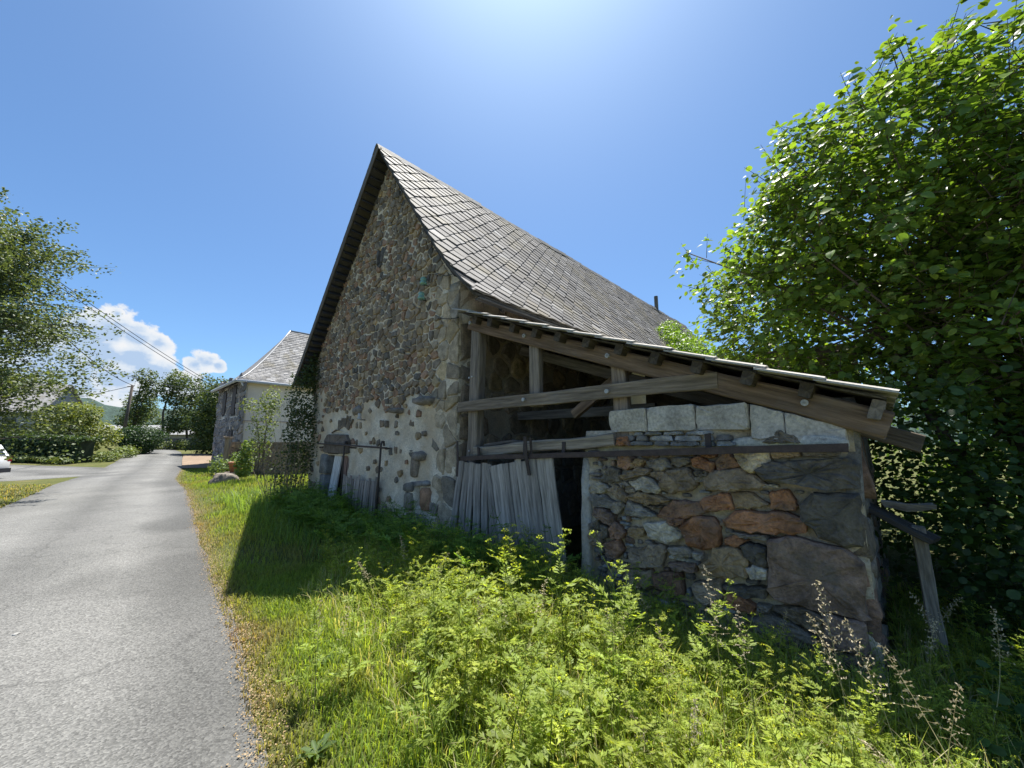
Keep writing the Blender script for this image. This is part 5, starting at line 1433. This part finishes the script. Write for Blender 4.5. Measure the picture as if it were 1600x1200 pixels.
# local x: towards the right along the ridge is +y ; the cream wall lies in the plane x=0, the stone front in the plane y=0
EH, DX, DY = 5.1, 6.4, 11.0                            # eaves height, depth to the left (-x), length (+y)
mb = MB(); mb.box((-DX, .25, -.5), (0, DY, EH), (.78, .70, .61)); wl_ = mb.build('rendered_wall', M['render'], house)
mb = MB(); mb.box((-.004, .2, 2.75), (.03, DY, 2.80), (.42, .33, .28)); mb.build('string_course', M['render'], wl_)
fr = mortar_sheet('stone_front', -DX, 0.0, -.5, EH, .2, lambda u, z: not ((-2.3 < u < -1.3 and 3.2 < z < 4.9) or (-2.4 < u < -1.3 and z < 2.2) or (-4.9 < u < -4.0 and 3.3 < z < 4.8)), M['mortar'], house, (.62, .58, .52), amp=.02, thick=.24, seed=80.)
seeds = []; z = -.1
while z < EH:
    hrow = rs.uniform(.22, .34); u = -DX + rs.uniform(0, .2)
    while u < 0: wd = rs.uniform(.25, .6); seeds.append((u + wd/2, z + rs.normal(0, .03))); u += wd
    z += hrow
geos = []
for (su, sz), p in zip(seeds, cells(seeds, .03, rs)):
    if p is None or abs(poly_area(p)) < .01: continue
    if (-2.5 < su < -1.1 and (3.0 < sz or sz < 2.4)) or (-5.1 < su < -3.8 and 3.1 < sz): continue
    if sz > EH - .05: continue
    v, f = stone_geo(p, rs, .05, 9, .8); geos.append((v, f, pick(rs, [(3, (.27, .25, .235)), (2, (.20, .185, .175)), (1, (.33, .285, .25))])))
place_stones(fr, geos, 300, M['stone'], lambda g: -g[0][0][0])
for (a, b, z0, z1, nm) in ((-2.3, -1.3, 3.2, 4.9, 'window'), (-4.9, -4.0, 3.3, 4.8, 'window'), (-2.4, -1.3, -.1, 2.2, 'door')):
    mb = MB(); mb.box((a - .1, -.01, z0 - .1), (b + .1, .2, z1 + .1), (.04, .038, .036)); w_ = mb.build(nm, M['plain'], house)
    mb = MB(); mb.box((a + .02, -.06, z0 + .02), ((a + b) / 2 - .01, -.015, z1 - .02), (.075, .06, .055)); mb.build('shutter' if nm == 'window' else 'door_panel', M['plain'], w_)
    mb = MB(); mb.box(((a + b) / 2 + .01, -.06, z0 + .02), (b - .02, -.015, z1 - .02), (.075, .06, .055)); mb.build('shutter' if nm == 'window' else 'door_panel', M['plain'], w_)
mb = MB(); mb.box((-.75, -.12, .55), (-.2, .0, 1.1), (.46, .40, .20)); mb.build('meter_box', M['plain'], house)
# hipped, slightly bell-shaped roof, slates as real courses on the visible slope
ov = .35
def hp(t, side):                                     # profile of a slope: t 0 eaves .. 1 ridge -> (inset, height)
    return (DX / 2 + ov) * t, EH - .05 + 4.25 * (t ** 1.25)
v, f = [], []
NT = 10
for i in range(NT + 1):
    t = i / NT; ins, zz = hp(t, 0)
    insy = (3.1 + ov) * t
    v += [(ov - ins, -ov + insy, zz), (ov - ins, DY + ov - insy, zz), (-DX - ov + ins, DY + ov - insy, zz), (-DX - ov + ins, -ov + insy, zz)]
for i in range(NT):
    for k in range(4): f.append((4*i + k, 4*i + (k+1) % 4, 4*i + 4 + (k+1) % 4, 4*i + 4 + k))
f.append((4*NT, 4*NT+1, 4*NT+2, 4*NT+3))
hroof = link('roof', mesh_py('roof', v, f, (.22, .215, .21)), house, M['slate'])
mb = MB()
nc = 34
for i in range(nc):
    t0, t1 = i / nc, (i + 1.15) / nc
    i0, z0 = hp(t0, 0); i1, z1 = hp(min(t1, 1), 0)
    ya, yb = -ov + (3.1 + ov) * t0, 7.2
    y = ya - (.12 if i % 2 else 0)
    while y < yb:
        wd = rs.uniform(.2, .3); l_ = rs.uniform(.0, .02); a_, b_ = max(y, ya), y + wd - .01
        if b_ > a_:
            c = pick(rs, [(3, (.23, .222, .215)), (2, (.31, .30, .29)), (1, (.17, .165, .16))])
            x0, x1 = ov - i0 + .03, ov - i1 + .03
            mb.add([(x0, a_, z0 + .035 + l_), (x0, b_, z0 + .035 + l_), (x1, b_, z1 + .012), (x1, a_, z1 + .012), (x0, a_, z0 + .01), (x0, b_, z0 + .01)], [(0, 1, 2, 3), (0, 4, 5, 1)], c)
        y += wd
mb.build('slate_field', M['slate'], hroof, kind='stuff')
ridge = MB()
hpz = hp(1, 0)[1]
ridge.tube([(ov + .04, -ov, EH - .02)] + [(ov - hp(t, 0)[0], -ov + (3.1 + ov) * t, hp(t, 0)[1] + .04) for t in np.linspace(.1, 1, 9)], .05, 6, (.34, .34, .34))
ridge.tube([(-DX / 2, 3.1, hpz + .03), (-DX / 2, DY - 3.1, hpz + .03)], .07, 6, (.3, .3, .3)); ridge.build('ridge_capping', M['zinc'], hroof, True)
mb = MB(); mb.tube([(ov + .06, -ov - .05, EH - .10), (ov + .06, DY, EH - .10)], .085, 8, (.52, .54, .57)); mb.tube([(ov + .06, -ov - .06, EH - .10), (-DX - ov, -ov - .06, EH - .10)], .085, 8, (.46, .48, .5)); mb.build('gutter', M['zinc'], house, True)
mb = MB(); mb.box((-.01, -.3, EH - .10), (ov, DY, EH - .04), (.30, .22, .19)); mb.build('soffit', M['plain'], house)
mb = MB(); mb.tube([(ov + .05, -.2, EH - .12), (.12, .1, EH - .5), (.10, .1, .1)], .06, 8, (.55, .57, .6)); mb.build('downpipe', M['zinc'], house, True)

# low wall, boulder, flower pot and step before the house
def field_wall(name, label, p0, p1, hgt, thick, colr, n_rows, seed):
    d = Vector((p1[0] - p0[0], p1[1] - p0[1], 0)); L = d.length
    o = empty(name, (p0[0], p0[1], th(*p0)), math.atan2(d.y, d.x), label=label, cat='wall')
    ms = mortar_sheet('mortar_core', 0, L, -.3, hgt, .12, lambda u, z: True, M['mortar'], o, np.array(colr) * .8, amp=.02, thick=thick, seed=seed)
    sd, z = [], .0
    while z < hgt:
        hrow = hgt / n_rows * rs.uniform(.8, 1.2); u = rs.uniform(0, .2)
        while u < L: wd = rs.uniform(.2, .5); sd.append((u + wd/2, z + rs.normal(0, .02))); u += wd
        z += hrow
    g_ = []
    for p in cells(sd, .018, rs):
        if p is None or abs(poly_area(p)) < .006: continue
        if max(b for a, b in p) > hgt + .02: p = [(a, min(b, hgt)) for a, b in p]
        if abs(poly_area(p)) < .006: continue
        v, f = stone_geo(p, rs, .035, 9, .8); g_.append((v, f, np.array(colr) * rs.uniform(.5, 1.15)))
    place_stones(ms, g_, 300, M['stone'], lambda g: 0)
    mb = MB(); mb.box((-.03, -.05, hgt + .003), (L + .03, thick + .03, hgt + .07), np.array(colr) * .9); mb.build('coping', M['stone'], o)
    return o
field_wall('garden_wall', 'brown stone garden wall between the house and the barn', (-13.6, 18.9), (-8.2, 17.4), 1.50, .35, (.30, .235, .17), 8, 90.)
mb = MB(); pr = empty('wooden_gate_post', (-13.55, 18.55, 0), 0, label='short square wooden post at the end of the garden wall', cat='post')
beam('shaft', pr, (0, 0, -.1), (0, 0, 1.75), .22, .22, (.30, .23, .16), M['wood'], (0, 1, 0), rs, 3); beam('cap', pr, (0, 0, 1.752), (0, 0, 1.82), .30, .30, (.26, .2, .14), M['wood'], (0, 1, 0), rs, 1)
bm_ = bmesh.new(); bmesh.ops.create_icosphere(bm_, subdivisions=4, radius=1.0)
for v_ in bm_.verts:
    n_ = 1 + .22 * fbm(v_.co.x * 1.3, v_.co.y * 1.3, v_.co.z * 1.3 + 4) + .07 * fbm(v_.co.x * 5, v_.co.y * 5, v_.co.z * 5)
    v_.co = Vector((v_.co.x * .40 * n_, v_.co.y * .36 * n_, (v_.co.z * .36 * n_)))
    if v_.co.z > .25: v_.co.z = .25 + (v_.co.z - .25) * .35
me = bpy.data.meshes.new('boulder'); bm_.to_mesh(me); bm_.free(); set_col(me, np.array((.21, .18, .145)))
me.polygons.foreach_set('use_smooth', [True] * len(me.polygons))
o = link('boulder', me, None, M['boulder'], label='grey-brown boulder on the grass before the house', cat='boulder'); o.location = (-9.75, 13.35, .24); o.rotation_euler = (0, .1, R(25))
st_ = MB(); st_.box((-.55, -.3, -.3), (.55, .3, .26), (.22, .18, .145)); so = st_.build('stone_step', M['boulder'], None, label='low stone block under the terracotta flower pot', cat='step'); so.location = (-11.2, 15.9, .1); so.rotation_euler = (0, 0, ROT)
n = 16
prf = [(.0, 0), (.14, 0), (.19, .26), (.215, .26), (.215, .32), (.185, .32), (.17, .27), (0, .27)]
vs = [(math.cos(2*math.pi*k/n) * max(r_, .004), math.sin(2*math.pi*k/n) * max(r_, .004), z_) for r_, z_ in prf for k in range(n)]
fs = [(i*n+k, i*n+(k+1) % n, (i+1)*n+(k+1) % n, (i+1)*n+k) for i in range(len(prf)-1) for k in range(n)]
pot = link('flower_pot', mesh_py('flower_pot', vs, fs, (.42, .18, .10), True), None, M['plain'], label='terracotta flower pot standing on the stone block', cat='flower pot'); pot.location = (-11.2, 15.9, .362); pot.scale = (1.3, 1.3, 1.3)
plant('potted_plant', 'small leafy plant growing in the terracotta pot', 'plant', (-11.2, 15.9, .72), [((-11.2, 15.9, .95), (.22, .22, .25), 1)], 220, .06, (.12, .2, .05))
plant('tall_leafy_weed', 'tall light-green leafy plant in front of the garden wall', 'plant', (-10.2, 14.9, .2), [((-10.2, 14.9, .7), (.32, .3, .5), 1), ((-10.15, 14.9, 1.3), (.2, .2, .35), .4)], 700, .10, (.16, .24, .06), tpl=LEAF)
plant('airy_shrub', 'airy pale-leaved shrub against the cream house wall beside the barn', 'shrub', (-8.7, 13.6, .2),
      [((-8.75, 13.6, 2.3), (.45, .5, .9), 1), ((-8.9, 13.7, 1.4), (.35, .4, .6), .5), ((-8.45, 13.4, 3.0), (.4, .3, .5), .6), ((-9.5, 13.8, 2.9), (.3, .3, .3), .2)], 1500, .075, (.15, .20, .075), trunk=[((0, 0, 0), (.0, 0, 2.4), .02, .008), ((.1, .1, 0), (.25, 0, 2.6), .02, .008), ((-.1, 0, 0), (-.4, .1, 2.2), .02, .008)])
plant('verge_bushes', 'green weeds round the foot of the house corner and the boulder', 'weeds', (-12.6, 17.6, 0), [((-12.9, 17.9, .35), (.9, .6, .5), 1), ((-14.2, 19.6, .4), (.8, .8, .6), 1), ((-15.0, 20.9, .3), (.8, .6, .45), .6)], 2200, .10, (.12, .18, .055))

# ------------------------------------------------------------------ far side of the junction
def gp(x, y, z): return (x, y, th(x, y) + z)
hb = gp(-29, 25.2, 0)
o = empty('clipped_hedge', hb, 0, label='dark clipped hedge across the junction at the left', cat='hedge')
nH = 9000
x = rs.uniform(-37, -27.3, nH); t = rs.random(nH)
y = np.where(t < .6, 24.6 + rs.normal(0, .08, nH), rs.uniform(24.6, 26.0, nH)); zt = 1.55 + .05 * np.sin(x * 2.1)
z = np.where(t < .6, rs.uniform(.0, 1.55, nH), zt + rs.normal(0, .06, nH))
P = np.stack([x, y, terrain(x, y) + z], 1); nv = np.where((t < .6)[:, None], np.array([[0, -1.0, .3]]), np.array([[0, 0, 1.0]]))
V, F, C, _ = leaves_mesh('c', P, nv, rs.uniform(.09, .18, nH), tint(nH, rs, (.045, .08, .028), .3, .3), SMALL, rs, .7)
link('foliage', mesh_np('foliage', V - np.array(hb), F, C), o, M['farleaf'], kind='stuff')
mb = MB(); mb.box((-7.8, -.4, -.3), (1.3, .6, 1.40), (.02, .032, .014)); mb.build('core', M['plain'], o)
plant('roadside_weeds', 'ragged weeds and flowers at the foot of the clipped hedge', 'weeds', gp(-27, 24, 0), [(gp(xx, 24.0 + .3 * math.sin(xx), .25), (1.0, .3, .20), .6) for xx in (-35, -33.5, -32, -30.4, -29, -27.8)] + [(gp(-27.3, 26.2, .3), (.7, .7, .4), 1.2), (gp(-28.8, 28.8, .35), (.8, .9, .45), 1.2), (gp(-30.6, 31.0, .35), (.8, .9, .45), 1.0)], 3000, .13, (.13, .18, .06))
b_ = gp(-31.5, 28, 0)
plant('golden_shrub', 'large yellow-green spreading shrub behind the hedge', 'shrub', b_, [((-31.6, 28, 2.5), (1.9, 1.6, 1.1), 1), ((-30.3, 28.2, 2.0), (1.4, 1.3, 1.0), .8), ((-32.3, 28.4, 3.7), (1.5, 1.2, .9), .7), ((-31.0, 27.8, 3.5), (1.3, 1.0, .8), .5), ((-33.2, 28, 3.0), (1.4, 1.2, 1.3), .8)], 7000, .16, (.16, .20, .04), trunk=[((0, 0, 0), (0, 0, 2.2), .12, .05)])
b_ = gp(-31.6, 33, 0)
plant('round_conifer', 'dark rounded conifer bush beside the utility pole', 'bush', b_, [((-31.6, 33, b_[2] + 1.35), (1.75, 1.6, 1.05), 1), ((-31.2, 32.4, b_[2] + .7), (1.2, 1.0, .8), .6), ((-32.4, 33, b_[2] + 1.6), (1.1, 1.0, .7), .5)], 7000, .14, (.032, .07, .025), up=.2, inner=.75)
b_ = gp(-26.6, 35, 0)
plant('house_side_tree', 'dense dark round tree beside the stone front of the house', 'tree', b_, [((-26.3, 35, 5.4), (2.0, 2.0, 2.0), 1), ((-27.3, 34.6, 3.3), (1.6, 1.6, 1.6), .7), ((-25.4, 34.5, 3.0), (1.9, 1.8, 1.9), .8), ((-26.5, 34.5, 1.6), (1.8, 1.6, 1.2), .5)], 9000, .20, (.065, .10, .03), trunk=[((0, 0, 0), (.2, 0, 4.5), .22, .09)])
b_ = gp(-22, 37.5, 0)
plant('roofline_tree', 'tree crown showing over the eaves behind the house', 'tree', b_, [((-21.5, 37.5, 7.0), (2.2, 2.2, 2.2), 1), ((-22.5, 37.0, 4.5), (2.2, 2.2, 2.4), 1)], 4500, .22, (.11, .15, .04), trunk=[((0, 0, 0), (.2, 0, 6), .2, .08)])
FT = [(-49, 50, 9.6, 2.1, 'slender pale tree with open crown left of the far group'), (-45.5, 51, 10.2, 2.3, 'tallest open-crowned tree in the middle of the far group'), (-42.5, 51, 9.8, 2.0, 'open tree right of the tallest one beyond the road'), (-39.5, 50, 9.0, 2.2, 'open greyish tree near the centre of the far road end'), (-37, 49, 8.2, 2.4, 'lighter green tree right of the far group behind the low wall'), (-34, 48, 7.4, 2.4, 'yellow-green tree nearest the house in the far group')]
for i, (x, y, h_, r_, lab) in enumerate(FT):
    b_ = gp(x, y, 0)
    lob = [((x + rs.normal(0, .6), y + rs.normal(0, .6), b_[2] + h_ * q), (r_ * rs.uniform(.5, .9), r_ * rs.uniform(.5, .9), r_ * rs.uniform(.4, .7)), 1) for q in (.30, .42, .55, .66, .78, .90)]
    plant('far_tree', lab, 'tree', b_, lob, 3000, .26, (.085, .125, .05) if i < 4 else (.12, .16, .05), trunk=[((0, 0, 0), (.2, 0, h_ * .85), .16, .05), ((.1, 0, h_ * .2), (.9, 0, h_ * .7), .08, .03)], group='trees beyond the road end')
for i, (x, y, h_, lab) in enumerate(((-52, 40, 7.5, 'bushy tree behind the golden shrub'), (-56, 46, 8.5, 'broad tree beyond the grey cottage'), (-60, 62, 9, 'far tree on the left of the road end'), (-38, 62, 9, 'distant tree behind the far group right'), (-50, 66, 9.5, 'distant tree behind the far group left'), (-28, 60, 9, 'distant tree hidden partly by the house'))):
    b_ = gp(x, y, 0)
    plant('background_tree', lab, 'tree', b_, [((x, y, b_[2] + h_ * .62), (2.6, 2.4, 2.3), 1), ((x - 1.4, y, b_[2] + h_ * .38), (2.0, 2, 1.8), .6), ((x + 1.6, y, b_[2] + h_ * .40), (2.0, 2, 1.8), .6)], 2600, .3, (.08, .12, .045), trunk=[((0, 0, 0), (0, 0, h_ * .6), .2, .08)], group='background trees')
plant('bank_bushes', 'low bushes and brambles on the bank at the far road end', 'bushes', gp(-38, 46, 0), [(gp(xx, 46 + .5 * math.sin(xx * 2), .5), (1.3, .9, .7), 1) for xx in (-44, -42, -40, -38, -36, -33.5, -31.5)], 3600, .2, (.11, .15, .05))
field_wall('far_low_wall', 'low grey stone wall under the trees at the road end', (-44, 48), (-34, 47.4), 1.3, .35, (.22, .2, .18), 5, 95.)
# grey cottage at the far left
ct = empty('grey_cottage', gp(-48.5, 37, 0), R(20), label='grey rendered cottage half hidden by the trees at far left', cat='cottage')
mb = MB(); mb.add([(-4, -3, -.5), (4, -3, -.5), (4, 3, -.5), (-4, 3, -.5), (-4, -3, 3.0), (4, -3, 3.0), (4, 3, 3.0), (-4, 3, 3.0), (-4, 0, 5.6), (4, 0, 5.6)], [(0, 1, 5, 4), (1, 2, 6, 9, 5), (2, 3, 7, 6), (3, 0, 4, 8, 7)], (.33, .33, .34)); cw = mb.build('wall', M['render'], ct)
mb = MB()
for s_ in (-1, 1): mb.add([(-4.3, s_ * 3.4, 2.7), (4.3, s_ * 3.4, 2.7), (4.3, 0, 5.72), (-4.3, 0, 5.72), (-4.3, s_ * 3.4, 2.6), (4.3, s_ * 3.4, 2.6), (4.3, 0, 5.62), (-4.3, 0, 5.62)], [(0, 1, 2, 3), (7, 6, 5, 4), (0, 4, 5, 1), (1, 5, 6, 2), (3, 7, 4, 0)], (.27, .26, .25))
mb.build('roof', M['slate'], ct)
for xx in (-2, 1.6):
    mb = MB(); mb.box((xx, -3.04, 1.0), (xx + .9, -2.99, 2.2), (.06, .07, .08)); w_ = mb.build('window', M['zinc'], ct); mb = MB(); mb.box((xx - .08, -3.07, .92), (xx + .98, -3.045, 1.0), (.5, .5, .48)); mb.build('sill', M['plain'], w_)
# long white roofs behind the trees
for (x, y, L, lab) in ((-56, 58, 9, 'long white shed roof glimpsed left behind the utility pole'), (-45, 57, 8, 'low white shed roof glimpsed under the far trees')):
    s_ = empty('white_shed', gp(x, y, 0), R(5), label=lab, cat='shed')
    mb = MB(); mb.box((-L/2, -2, -.5), (L/2, 2, 2.0), (.4, .4, .4)); mb.build('wall', M['plain'], s_)
    mb = MB(); mb.add([(-L/2 - .3, -2.4, 1.95), (L/2 + .3, -2.4, 1.95), (L/2 + .3, 0, 2.7), (-L/2 - .3, 0, 2.7), (L/2 + .3, 2.4, 1.95), (-L/2 - .3, 2.4, 1.95)], [(0, 1, 2, 3), (3, 2, 4, 5), (0, 5, 4, 1)], (.26, .26, .26)); mb.build('roof', M['plain'], s_)
# utility pole and its wires
PT = Vector((-34.96, 35.0, 6.72)); PB = Vector((-35.15, 35.0, th(-35.15, 35)))
up_ = empty('utility_pole', PB, 0, label='dark wooden utility pole with a pale foot left of the road', cat='utility pole')
mb = MB(); mb.tube([(0, 0, .75), tuple(PT - PB)], [.13, .10], 8, (.12, .10, .085)); mb.build('shaft', M['bark'], up_, True)
mb = MB(); mb.tube([(0, 0, -.3), (0, 0, .9)], [.17, .16], 8, (.5, .49, .47)); mb.build('concrete_foot', M['concrete'], up_, True)
mb = MB(); d_ = PT - PB; mb.tube([tuple(d_ + Vector((-.45, 0, -.15))), tuple(d_ + Vector((.2, 0, -.05)))], .05, 6, (.2, .19, .18)); mb.build('insulator_arm', M['iron'], up_)
def wire(a, b, sag, label, r=.016):
    a, b = Vector(a), Vector(b)
    mb = MB(); mb.tube([a.lerp(b, t) - Vector((0, 0, 4 * sag * t * (1 - t))) - a for t in np.linspace(0, 1, 24)], r, 5, (.05, .055, .065))
    o = mb.build('overhead_wire', M['plain'], None, True, label=label, cat='wire', group='overhead wires'); o.location = a
HC = bw(0, 0); hcorner = Vector((-19.4, 26.0, 4.95))
wire(PT, (-18.5, 13.2, 7.6), .55, 'sagging wire from the utility pole up into the left tree', .026)
wire(hcorner, (-16.6, 10.5, 8.6), .30, 'upper of the two parallel wires crossing to the house', .014)
wire(hcorner + Vector((0, 0, -.12)), (-16.6, 10.5, 8.45), .34, 'lower of the two parallel wires crossing to the house', .014)
wire(hcorner + Vector((-.2, .2, -.1)), (-31, 26, 7.4), .35, 'flatter wire from the house towards the left tree', .016)
wire(PT + Vector((0, 0, -.05)), (-58, 44, 5.6), .3, 'short wire leaving the pole to the left behind the trees', .025)

# ---- the fine-leaved tree at the left edge
lt = empty('fine_leaved_tree', gp(-15.6, 10.2, 0), 0, label='fine-leaved tree with drooping twigs at the left edge', cat='tree')
bt = np.array(gp(-15.6, 10.2, 0))
rs = np.random.default_rng(71)
mb = MB(); Ps = []
limb((0, 0, -.2), (.2, .2, 7.4), .24, .07, mb, 8, .3, 9)
for i in range(520):
    a = rs.uniform(0, 2 * np.pi); z0 = rs.uniform(1.2, 7.8)
    reach = rs.uniform(1.3, 4.0) * (1.0 if z0 < 5.6 else .8)
    p0 = Vector((rs.normal(.1, .1), rs.normal(.1, .1), z0 * .9))
    e_ = Vector((math.cos(a) * reach, math.sin(a) * reach, z0 + rs.uniform(.3, 1.5) - reach * .22))
    mid = p0.lerp(e_, .5) + Vector((0, 0, rs.uniform(.15, .5)))
    pts = [p0.lerp(mid, t).lerp(mid.lerp(e_, t), t) for t in np.linspace(0, 1, 7)]
    if i % 3 == 0: mb.tube(pts, [.03, .025, .018, .012, .008, .005, .003], 4, (.12, .105, .09))
    n_ = 150
    tt = rs.uniform(.3, 1.0, n_)
    q = np.array([tuple(p0.lerp(mid, t).lerp(mid.lerp(e_, t), t)) for t in tt])
    q += rs.normal(0, 1, (n_, 3)) * (.24 * (1.15 - tt))[:, None] + rs.normal(0, .05, (n_, 3)); q[:, 2] -= rs.random(n_) ** 2 * .22 * tt
    Ps.append(q)
mb.build('trunk', M['bark'], lt, True)
P = np.vstack(Ps); P = P[P[:, 2] > 1.5 + .5 * np.sin(P[:, 0] * 2.0)]
V, F, C, _ = leaves_mesh('f', P, np.tile(np.array([[0, -.2, .8]]), (len(P), 1)), rs.uniform(.05, .11, len(P)), tint(len(P), rs, (.11, .15, .07), .3, .2), SMALL, rs, .7)
link('foliage', mesh_np('foliage', V, F, C), lt, M['farleaf'], kind='stuff')

# ---- white car whose rear end shows at the left edge
car = empty('parked_car', (-21.75, 16.3, th(-21.9, 16.3) + .02), R(8), label='white parked car, only its rear end showing at the left edge', cat='car')
prof_c = [(0, .42), (.02, .75), (-.05, .95), (-.35, 1.44), (-1.1, 1.50), (-2.1, 1.40), (-2.85, .98), (-3.7, .86), (-3.95, .62), (-3.95, .30), (-3.6, .20), (-.3, .20), (-.05, .28)]
v = []; W_ = .82
for s_, k_ in ((-1, .94), (-.9, 1.0), (.9, 1.0), (1, .94)):
    for (x, z) in prof_c:
        tum = 1 - max(0, z - .95) * .28
        v.append((-2 + (x + 2) * k_ if abs(s_) == 1 else x, s_ * W_ * tum, z if abs(s_) < 1 else .2 + (z - .2) * .97))
n = len(prof_c); f = []
for j in range(3):
    for k_ in range(n): f.append((j*n + k_, j*n + (k_+1) % n, (j+1)*n + (k_+1) % n, (j+1)*n + k_))
f += [tuple(range(n))[::-1], tuple(range(3*n, 4*n))]
mp, nt, nd, ln, bs = new_mat('car_paint'); at = N(nd, 'ShaderNodeAttribute', attribute_name='Col'); ln.new(at.outputs['Color'], bs.inputs['Base Color']); bs.inputs['Roughness'].default_value = .25; bs.inputs['Coat Weight'].default_value = .6
body = link('body', mesh_py('body', v, f, (.78, .78, .78), True), car, mp)
for s_ in (-1, 1):
    mb = MB(); y0 = s_ * W_ * .90
    mb.add([(-.55, y0 * .99, 1.36), (-1.35, y0 * .985, 1.42), (-1.35, y0 * 1.09, .98), (-.32, y0 * 1.09, .98)], [(0, 1, 2, 3)], (.03, .035, .04)); mb.add([(-1.42, y0 * .985, 1.42), (-2.1, y0 * .99, 1.34), (-2.65, y0 * 1.09, .98), (-1.42, y0 * 1.09, .98)], [(0, 1, 2, 3)], (.03, .035, .04)); mb.build('side_window', mp, car)
    for xw in (-.72, -3.2):
        mb = MB(); mb.tube([(xw, s_ * (W_ - .18), .31), (xw, s_ * (W_ + .02), .31)], .31, 20, (.025, .025, .025)); wh = mb.build('wheel', M['plain'], car)
        mb = MB(); mb.tube([(xw, s_ * (W_ + .018), .31), (xw, s_ * (W_ + .03), .31)], .19, 14, (.45, .46, .47)); mb.build('rim', M['zinc'], wh)
    mb = MB(); mb.box((-.12, s_ * .70 - .08, .72), (.022, s_ * .70 + .08, .92), (.35, .03, .03)); mb.build('tail_light', mp, car)
mb = MB(); mb.add([(-.055, -.6, .98), (-.055, .6, .98), (-.33, .52, 1.39), (-.33, -.52, 1.39)], [(0, 1, 2, 3)], (.03, .035, .04)); mb.build('rear_window', mp, car)
mb = MB(); mb.box((-.05, -.78, .26), (.05, .78, .44), (.05, .05, .055)); mb.build('bumper', M['plain'], car)

# ---- wooded ridge far behind
v, f, c = [], [], []
nA = 160
for i in range(nA + 1):
    a = R(-85 + 170 * i / nA)
    for (rr, zz) in ((330, -2), (380, 26 + 14 * fbm(i * .11, 1.0) + 2.2 * fbm(i * .9, 2.0)), (460, 30)):
        v.append((rr * math.sin(a), rr * math.cos(a), zz))
for i in range(nA):
    for k in range(2): f.append((i*3 + k, (i+1)*3 + k, (i+1)*3 + k + 1, i*3 + k + 1))
link('hills', mesh_py('hills', v, f, (.045, .075, .06), True), None, surf('woods', 1.0, (.6, 1.3), .05, .4, .8, 2.0), kind='structure')
